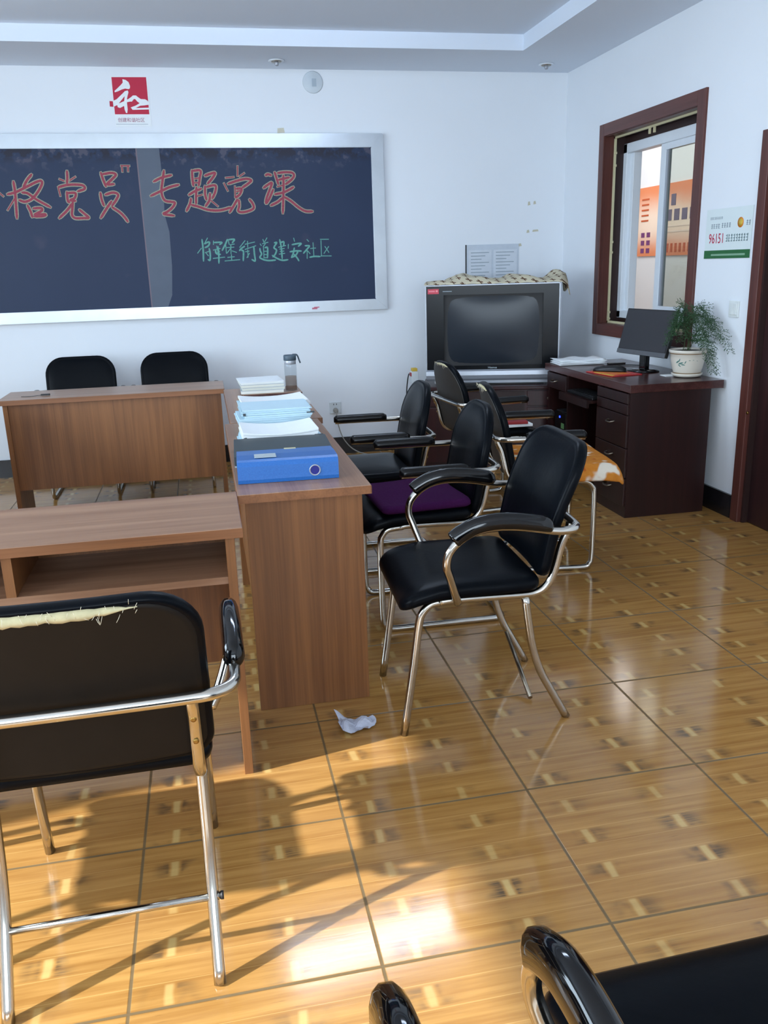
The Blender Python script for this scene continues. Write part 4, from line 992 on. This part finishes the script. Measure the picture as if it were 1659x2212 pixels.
# draped cloth on the television
m = MB(); nx, ny = 46, 16; V = []
for j in range(ny+1):
    row = []
    for i in range(nx+1):
        a = i/nx; b_ = j/ny
        x = -0.006+a*0.985; y = 0.0+b_*0.30
        z = TZ1+0.006+0.030*min(1, b_*4)*min(1, a*6)+0.016*math.sin(a*19+b_*3)*min(1, b_*3)+0.012*math.sin(a*41+1.0+b_*7)*b_+0.028*math.exp(-((a-0.24)/0.05)**2)*min(1, b_*3)+0.012*math.exp(-((a-0.95)/0.06)**2)*b_*2
        if j == 0: z = TZ1+0.003+0.004*math.sin(a*33)**2
        if a > 0.955:
            q = (a-0.955)/0.045; z -= 0.115*q*q*(0.7+0.3*math.sin(b_*9)); x = -0.006+0.955*0.985+0.050*math.sin(q*1.5)*(1+0.25*math.sin(b_*11))
        row.append(m.bm.verts.new((x, y, z)))
    V.append(row)
for j in range(ny):
    for i in range(nx):
        f = m.bm.faces.new((V[j][i], V[j][i+1], V[j+1][i+1], V[j+1][i])); f.smooth = True
o = m.build('cover_cloth', M['cloth'], None); o.location = (1.527, 5.925, 0.576); o.rotation_euler = (0, 0, YW)
sd = o.modifiers.new('thickness', 'SOLIDIFY'); sd.thickness = 0.003
tag(o, 'cream cloth with brown flower motifs bunched on top of the television', 'cloth')

def on_cab(x, y, z): 
    v = Matrix.Rotation(YW, 4, 'Z') @ Vector((x, y, 0)); return (1.490+v.x, 5.850+v.y, z)
t = thing('set_top_box', 'flat black box on the cabinet in front of the television foot', 'set-top box', on_cab(0.33, 0.012, 0.5755), YW)
MB().box(-0.11, 0.11, -0.015, 0.040, 0, 0.022, bevel=0.002).build('case', M['black'], t)
MB().box(0.03, 0.08, -0.0158, -0.0145, 0.007, 0.014).build('display', M['gloss'], t)
t = thing('power_strip', 'small white power strip with yellow and red plugs left of the television', 'power strip', (1.475, 6.10, 0.576))
MB().box(-0.02, 0.03, -0.03, 0.03, 0, 0.085, bevel=0.003).build('strip', M['socket'], t)
MB().box(-0.014, 0.024, -0.026, 0.026, 0.085, 0.108, bevel=0.003).build('plug', M['yellow'], t)
MB().box(-0.026, -0.018, -0.02, 0.02, 0.05, 0.075).build('plug', M['red'], t)
tag(MB().tube([(1.438, 6.09, 0.645), (1.43, 6.10, 0.60), (1.425, 6.12, 0.50), (1.44, 6.16, 0.36), (1.462, 6.24, 0.20), (1.47, 6.32, 0.08), (1.50, 6.36, 0.008), (1.56, 6.38, 0.006)], 0.0045, 8, smooth=5).build('power_cable', M['wire_black'], None), 'dark cable hanging down the wall left of the television cabinet', 'cable')

# ================================================================ DARK DESK
t = thing('office_desk', 'dark mahogany office desk with drawers along the right wall', 'desk', (2.50, 4.82, 0))
inv = Matrix.Translation((-2.50, -4.82, 0))
def kp(mb, name, mat, par=None):
    o = mb.build(name, mat, par or t)
    if par is None: o.matrix_parent_inverse = inv
    return o
X0, X1, Y0, Y1 = 2.215, 2.772, 4.215, 5.415
kp(MB().box(X0, X1, Y0, Y1, 0.708, 0.752, bevel=0.003), 'desktop', M['red_x'])
kp(MB().box(2.232, 2.715, Y0+0.028, Y0+0.05, 0.0, 0.708), 'side_panel', M['red_v'])
kp(MB().box(2.232, 2.715, Y1-0.05, Y1-0.028, 0.0, 0.708), 'side_panel', M['red_v'])
kp(MB().box(2.232, 2.715, 4.61, 4.63, 0.0, 0.708), 'partition', M['red_v'])
kp(MB().box(2.232, 2.715, 5.06, 5.08, 0.0, 0.708), 'partition', M['red_v'])
kp(MB().box(2.68, 2.70, Y0+0.05, Y1-0.05, 0.05, 0.708), 'back_panel', M['red_v'])
kp(MB().box(2.232, 2.68, Y0+0.05, 4.61, 0.0, 0.06), 'plinth', M['red_v'])
kp(MB().box(2.232, 2.68, 5.08, Y1-0.05, 0.02, 0.045), 'computer_shelf', M['red_v'])
def handle(y, z, par):
    m = MB().tube([(2.222, y-0.035, z), (2.205, y-0.032, z-0.004), (2.198, y-0.02, z-0.008), (2.198, y+0.02, z-0.008), (2.205, y+0.032, z-0.004), (2.222, y+0.035, z)], 0.0045, 8, smooth=4)
    m.build('handle', M['chrome_dull'], par)
for (z0, z1, hz) in ((0.645, 0.700, None), (0.585, 0.640, None), (0.40, 0.580, 0.53), (0.23, 0.395, 0.345), (0.065, 0.225, 0.16)):
    d = kp(MB().box(2.220, 2.236, Y0+0.034, 4.624, z0, z1, bevel=0.002), 'drawer', M['red_v'])
    if hz: handle(4.43, hz, d)
d = kp(MB().box(2.220, 2.60, 5.075, Y1-0.034, 0.600, 0.700, bevel=0.002), 'drawer', M['red_v'])
handle(5.25, 0.655, d)
kp(MB().box(2.175, 2.60, 4.655, 5.045, 0.590, 0.606).box(2.165, 2.180, 4.645, 5.055, 0.565, 0.612), 'keyboard_tray', M['red_v'])
kb = thing('keyboard', 'black keyboard on the pull-out tray under the dark desk top', 'keyboard', (2.28, 4.85, 0.607))
MB().box(-0.07, 0.07, -0.185, 0.185, 0, 0.016, bevel=0.003).build('case', M['black'], kb)
m = MB()
for r in range(5):
    for c_ in range(14): m.box(-0.058+r*0.023, -0.058+r*0.023+0.018, -0.172+c_*0.0248, -0.172+c_*0.0248+0.020, 0.016, 0.021)
m.build('keys', M['keys'], kb)
t2 = thing('computer_tower', 'black computer tower with a blue light standing in the dark desk', 'computer', (2.36, 5.215, 0.046))
MB().box(-0.10, 0.28, -0.092, 0.092, 0, 0.41, bevel=0.004).build('case', M['matte_black'], t2)
fp = MB().box(-0.112, -0.098, -0.090, 0.090, 0.005, 0.405, bevel=0.004).build('front_panel', M['gloss'], t2)
MB().lathe([(0.007, 0), (0.007, 0.003)], seg=14, mat=Matrix.Translation((-0.112, 0.005, 0.372)) @ Matrix.Rotation(-PI/2, 4, 'Y')).build('power_light', M['led'], fp)
MB().box(-0.1135, -0.1118, -0.065, -0.018, 0.30, 0.335).build('green_sticker', plain('green_sticker_print', (96, 140, 84), 0.5), fp)
MB().box(-0.1135, -0.1118, 0.03, 0.075, 0.155, 0.170).build('badge', M['silver'], fp)

# things on the dark desk
GD = 'things'
m = MB(); nx, ny = 14, 10; rs = []
t = thing('paper_stack', 'loose white paper stack on the far end of the dark desk', 'papers', (2.39, 5.275, 0.753), R(-4))
for k in range(7):
    mb = MB(); V = []
    a = R(random.uniform(-5, 5)); ca, sa = math.cos(a), math.sin(a); ox, oy = random.uniform(-0.01, 0.01), random.uniform(-0.012, 0.012)
    for j in range(ny+1):
        V.append([])
        for i in range(nx+1):
            x, y = -0.15+0.30*i/nx, -0.105+0.21*j/ny
            z = 0.002+k*0.0042+(0.006*math.sin(i*0.7+k)*math.sin(j*0.5)+0.012*max(0, i/nx-0.65))*(k/6)
            V[-1].append(mb.bm.verts.new((x*ca-y*sa+ox, x*sa+y*ca+oy, max(z, 0.001+k*0.0038))))
    for j in range(ny):
        for i in range(nx):
            f = mb.bm.faces.new((V[j][i], V[j][i+1], V[j+1][i+1], V[j+1][i])); f.smooth = True
    o = mb.build('sheet_bundle', M['white'], t); s_ = o.modifiers.new('thickness', 'SOLIDIFY'); s_.thickness = 0.0034; s_.offset = 1
o = tag(MB().box(2.53, 2.65, 5.12, 5.15, 0.7525, 0.762, bevel=0.003).build('pen_case', M['black'], None), 'flat black pen case beside the loose paper stack', 'pen case')
o = MB().box(-0.075, 0.075, -0.11, 0.11, 0, 0.003).build('leaflet', None, None, [plain('red_leaflet_print', (176, 40, 44), 0.5, var=0.2)])
t = thing('leaflet_stack', 'red and yellow printed leaflets on the dark desk under the black pouch', 'leaflet', (2.365, 4.72, 0.753), R(8))
bpy.data.objects.remove(o)
MB().box(-0.10, 0.10, -0.14, 0.14, 0, 0.004).build('red_sheet', plain('red_leaflet', (190, 42, 46), 0.45, var=0.15, scale=8), t)
MB().box(-0.07, 0.05, -0.10, 0.13, 0.0042, 0.006).build('orange_sheet', plain('orange_leaflet', (224, 120, 48), 0.45, var=0.3, scale=14), t)
MB().box(-0.098, -0.08, -0.13, 0.06, 0.0042, 0.0065).build('yellow_sheet', M['yellow'], t)
t = thing('pouch', 'long black soft pouch lying across the red leaflets', 'pouch', (2.362, 4.765, 0.7595), R(50))
rs = []
for y, h, wd in ((-0.10, 0.006, 0.008), (-0.095, 0.022, 0.024), (-0.07, 0.034, 0.033), (-0.03, 0.036, 0.034), (0.03, 0.031, 0.032), (0.075, 0.028, 0.029), (0.095, 0.016, 0.020), (0.10, 0.005, 0.008)):
    rs.append([(math.cos(2*PI*k/16)*wd, y, max(0.0, math.sin(2*PI*k/16)*h)) for k in range(16)])
MB().rings(rs).build('body', M['black'], t)
MB().tube([(-0.002, -0.098, 0.020), (-0.001, -0.04, 0.0365), (0, 0.04, 0.0315), (0, 0.09, 0.020)], 0.0014, 6, smooth=4).build('zip', M['matte_black'], t)

t = thing('monitor', 'thin black computer monitor on the dark desk facing across the room', 'monitor', (2.565, 4.735, 0.753), R(-80))
MB().lathe([(0.092, 0), (0.095, 0.006), (0.06, 0.013), (0.03, 0.016)], seg=36).build('base', M['gloss'], t)
MB().box(-0.028, 0.028, -0.012, 0.022, 0.01, 0.13, bevel=0.004).build('neck', M['gloss'], t)
TL = Matrix.Translation((0, -0.02, 0.095)) @ Matrix.Rotation(R(-15), 4, 'X')
MB().box(-0.222, 0.222, -0.012, 0.012, 0.0, 0.272, mat=TL, bevel=0.004).build('housing', M['matte_black'], t)
MB().box(-0.213, 0.213, -0.0135, -0.0115, 0.028, 0.265, mat=TL).build('screen', plain('dark_matt_screen', (52, 52, 56), 0.45, var=0.04), t)
MB().box(-0.222, 0.222, -0.0145, -0.0118, 0.0, 0.026, mat=TL).build('chin', plain('silver_chin', (110, 112, 116), 0.3, 0.4), t)
MB().box(-0.07, 0.07, 0.012, 0.045, 0.05, 0.20, mat=TL, bevel=0.01).build('rear_bulge', M['matte_black'], t)
tag(MB().tube([(2.46, 4.93, 0.757), (2.49, 4.99, 0.757), (2.56, 5.04, 0.757), (2.63, 5.02, 0.757), (2.68, 4.96, 0.757), (2.71, 4.98, 0.757)], 0.0035, 7, smooth=5).build('monitor_cable', M['wire_black'], None), 'black cable looping over the dark desk beside the monitor', 'cable')
tag(MB().box(2.56, 2.68, 4.46, 4.53, 0.7525, 0.7555, mat=None).build('white_card', M['white'], None), 'small white card on the dark desk left of the plant pot', 'card')

# potted fern
PX, PY, PZ = 2.665, 4.42, 0.753
t = thing('potted_fern', 'feathery asparagus fern in a cream glazed pot on the dark desk', 'plant', (PX, PY, PZ))
MB().lathe([(0.062, 0), (0.078, 0.006), (0.086, 0.020), (0.080, 0.022), (0.066, 0.012), (0.0, 0.010)], seg=40).build('saucer', M['pot'], t)
pot = MB().lathe([(0.066, 0.013), (0.072, 0.018), (0.083, 0.05), (0.093, 0.10), (0.097, 0.134), (0.104, 0.138), (0.104, 0.152), (0.097, 0.153), (0.092, 0.140), (0.0, 0.136)], seg=44).build('pot', M['pot'], t)
MB().lathe([(0.0685, 0.0165), (0.0745, 0.020), (0.0755, 0.026), (0.0735, 0.024)], seg=44).build('brown_line', M['pot_line'], pot)
MB().lathe([(0.0973, 0.130), (0.0985, 0.1325), (0.0983, 0.135), (0.0965, 0.134)], seg=44).build('brown_line', M['pot_line'], pot)
m = MB()
for (a, z, l, tl) in ((205, 0.090, 0.03, 35), (216, 0.082, 0.034, 20), (224, 0.074, 0.026, -10), (211, 0.068, 0.022, -35), (232, 0.088, 0.02, 60), (246, 0.098, 0.012, 0), (258, 0.100, 0.010, 20), (272, 0.095, 0.010, -20), (212, 0.10, 0.02, 70)):
    rad = 0.083+(z-0.05)*0.2+0.0008; P = []
    for (du, dv) in ((-0.5, 0), (-0.2, 0.13), (0.2, 0.11), (0.5, 0), (0.2, -0.11), (-0.2, -0.13)):
        uu = (du*math.cos(R(tl))-dv*math.sin(R(tl)))*l; vv = (du*math.sin(R(tl))+dv*math.cos(R(tl)))*l
        P.append((R(a)+uu/rad, z+vv))
    m.bm.faces.new([m.bm.verts.new(((0.083+(zz-0.05)*0.2+0.0012)*math.cos(th), (0.083+(zz-0.05)*0.2+0.0012)*math.sin(th), zz)) for th, zz in P])
m.build('painted_leaves', M['pot_leaf'], pot)
MB().lathe([(0.0, 0.137), (0.09, 0.139), (0.088, 0.143), (0.05, 0.147), (0.0, 0.148)], seg=28).build('soil', M['soil'], t)
rr = random.Random(11)
CAMV = Vector((0, 0, 1.41))
def frond(az, reach, rise, drop, seed):
    q = random.Random(seed); s_ = MB(); lf = MB()
    d0 = Vector((math.cos(az), math.sin(az), 0)); side = Vector((-d0.y, d0.x, 0))
    b0 = Vector((q.uniform(-0.03, 0.03), q.uniform(-0.03, 0.03), 0.145))
    P = [b0, b0+d0*reach*0.12+Vector((0, 0, rise*0.55)), b0+d0*reach*0.38+Vector((0, 0, rise*0.97)), b0+d0*reach*0.7+Vector((0, 0, rise*0.85-drop*0.3)), b0+d0*reach+Vector((0, 0, rise*0.5-drop))]
    P = spline(P, 9); s_.tube(P, 0.0013, 5, taper=lambda u: 1-0.65*u)
    n = len(P)
    for i in range(int(n*0.28), n):
        u = i/(n-1); bl = 0.075*math.sin(min(1, (1-u)*1.5+0.25)*PI/2)*q.uniform(0.7, 1.1)
        for sg in (-1, 1):
            tdir = (P[min(i+1, n-1)]-P[i-1]).normalized()
            bd = (tdir*0.75+side*sg*0.8+Vector((0, 0, q.uniform(-0.25, 0.15)))).normalized()
            k = max(5, int(bl/0.0085))
            for j in range(k):
                p = P[i]+bd*bl*(j+0.5)/k
                for _ in range(2):
                    dd = (bd*0.6+Vector((q.uniform(-1, 1), q.uniform(-1, 1), q.uniform(-1, 1)))).normalized()
                    l = q.uniform(0.006, 0.011); nn = dd.orthogonal().normalized()*0.0013
                    lf.bm.faces.new([lf.bm.verts.new(p-nn), lf.bm.verts.new(p+dd*l*0.5-nn*1.4), lf.bm.verts.new(p+dd*l), lf.bm.verts.new(p+dd*l*0.5+nn*1.4), lf.bm.verts.new(p+nn)])
    st_ = s_.build('stem', M['stem'], t); lf.build('leaflets', M['leaf'], st_)
for (az, reach, rise, drop, sd_) in ((-75, 0.26, 0.20, 0.02, 1), (-88, 0.36, 0.17, 0.06, 2), (-97, 0.33, 0.10, 0.09, 3), (-68, 0.20, 0.13, 0.17, 4), (190, 0.13, 0.21, 0.02, 5), (150, 0.07, 0.23, 0.02, 6), (185, 0.15, 0.16, 0.03, 7), (-85, 0.22, 0.07, 0.13, 9), (215, 0.13, 0.19, 0.03, 10), (-62, 0.14, 0.24, 0.0, 11), (-104, 0.29, 0.21, 0.05, 12), (140, 0.07, 0.25, 0.0, 13), (-92, 0.20, 0.25, 0.02, 14)):
    frond(R(az), reach, rise, drop, sd_)

# ================================================================ ON THE FLOOR
m = MB(); nx, ny = 12, 9; V = []; q = random.Random(5)
for j in range(ny+1):
    V.append([])
    for i in range(nx+1):
        x, y = -0.055+0.11*i/nx, -0.04+0.08*j/ny
        r_ = 1+0.18*math.sin(3*math.atan2(y, x)+0.6)
        z = 0.004+0.022*abs(math.sin(x*55+y*30))*abs(math.cos(y*42-x*18))+0.010*max(0, -x/0.05)
        V[-1].append(m.bm.verts.new((x*r_+0.006*math.sin(y*90), y*r_+0.007*math.sin(x*80), z)))
for j in range(ny):
    for i in range(nx): m.bm.faces.new((V[j][i], V[j][i+1], V[j+1][i+1], V[j+1][i]))
o = m.build('crumpled_paper', plain('grey_note_paper', (186, 190, 206), 0.75, var=0.08, scale=60), None); o.location = (0.362, 2.395, 0.001); o.rotation_euler = (0, 0, R(-12))
s_ = o.modifiers.new('thickness', 'SOLIDIFY'); s_.thickness = 0.0006
tag(o, 'small crumpled piece of paper on the tiles before the middle table', 'paper')
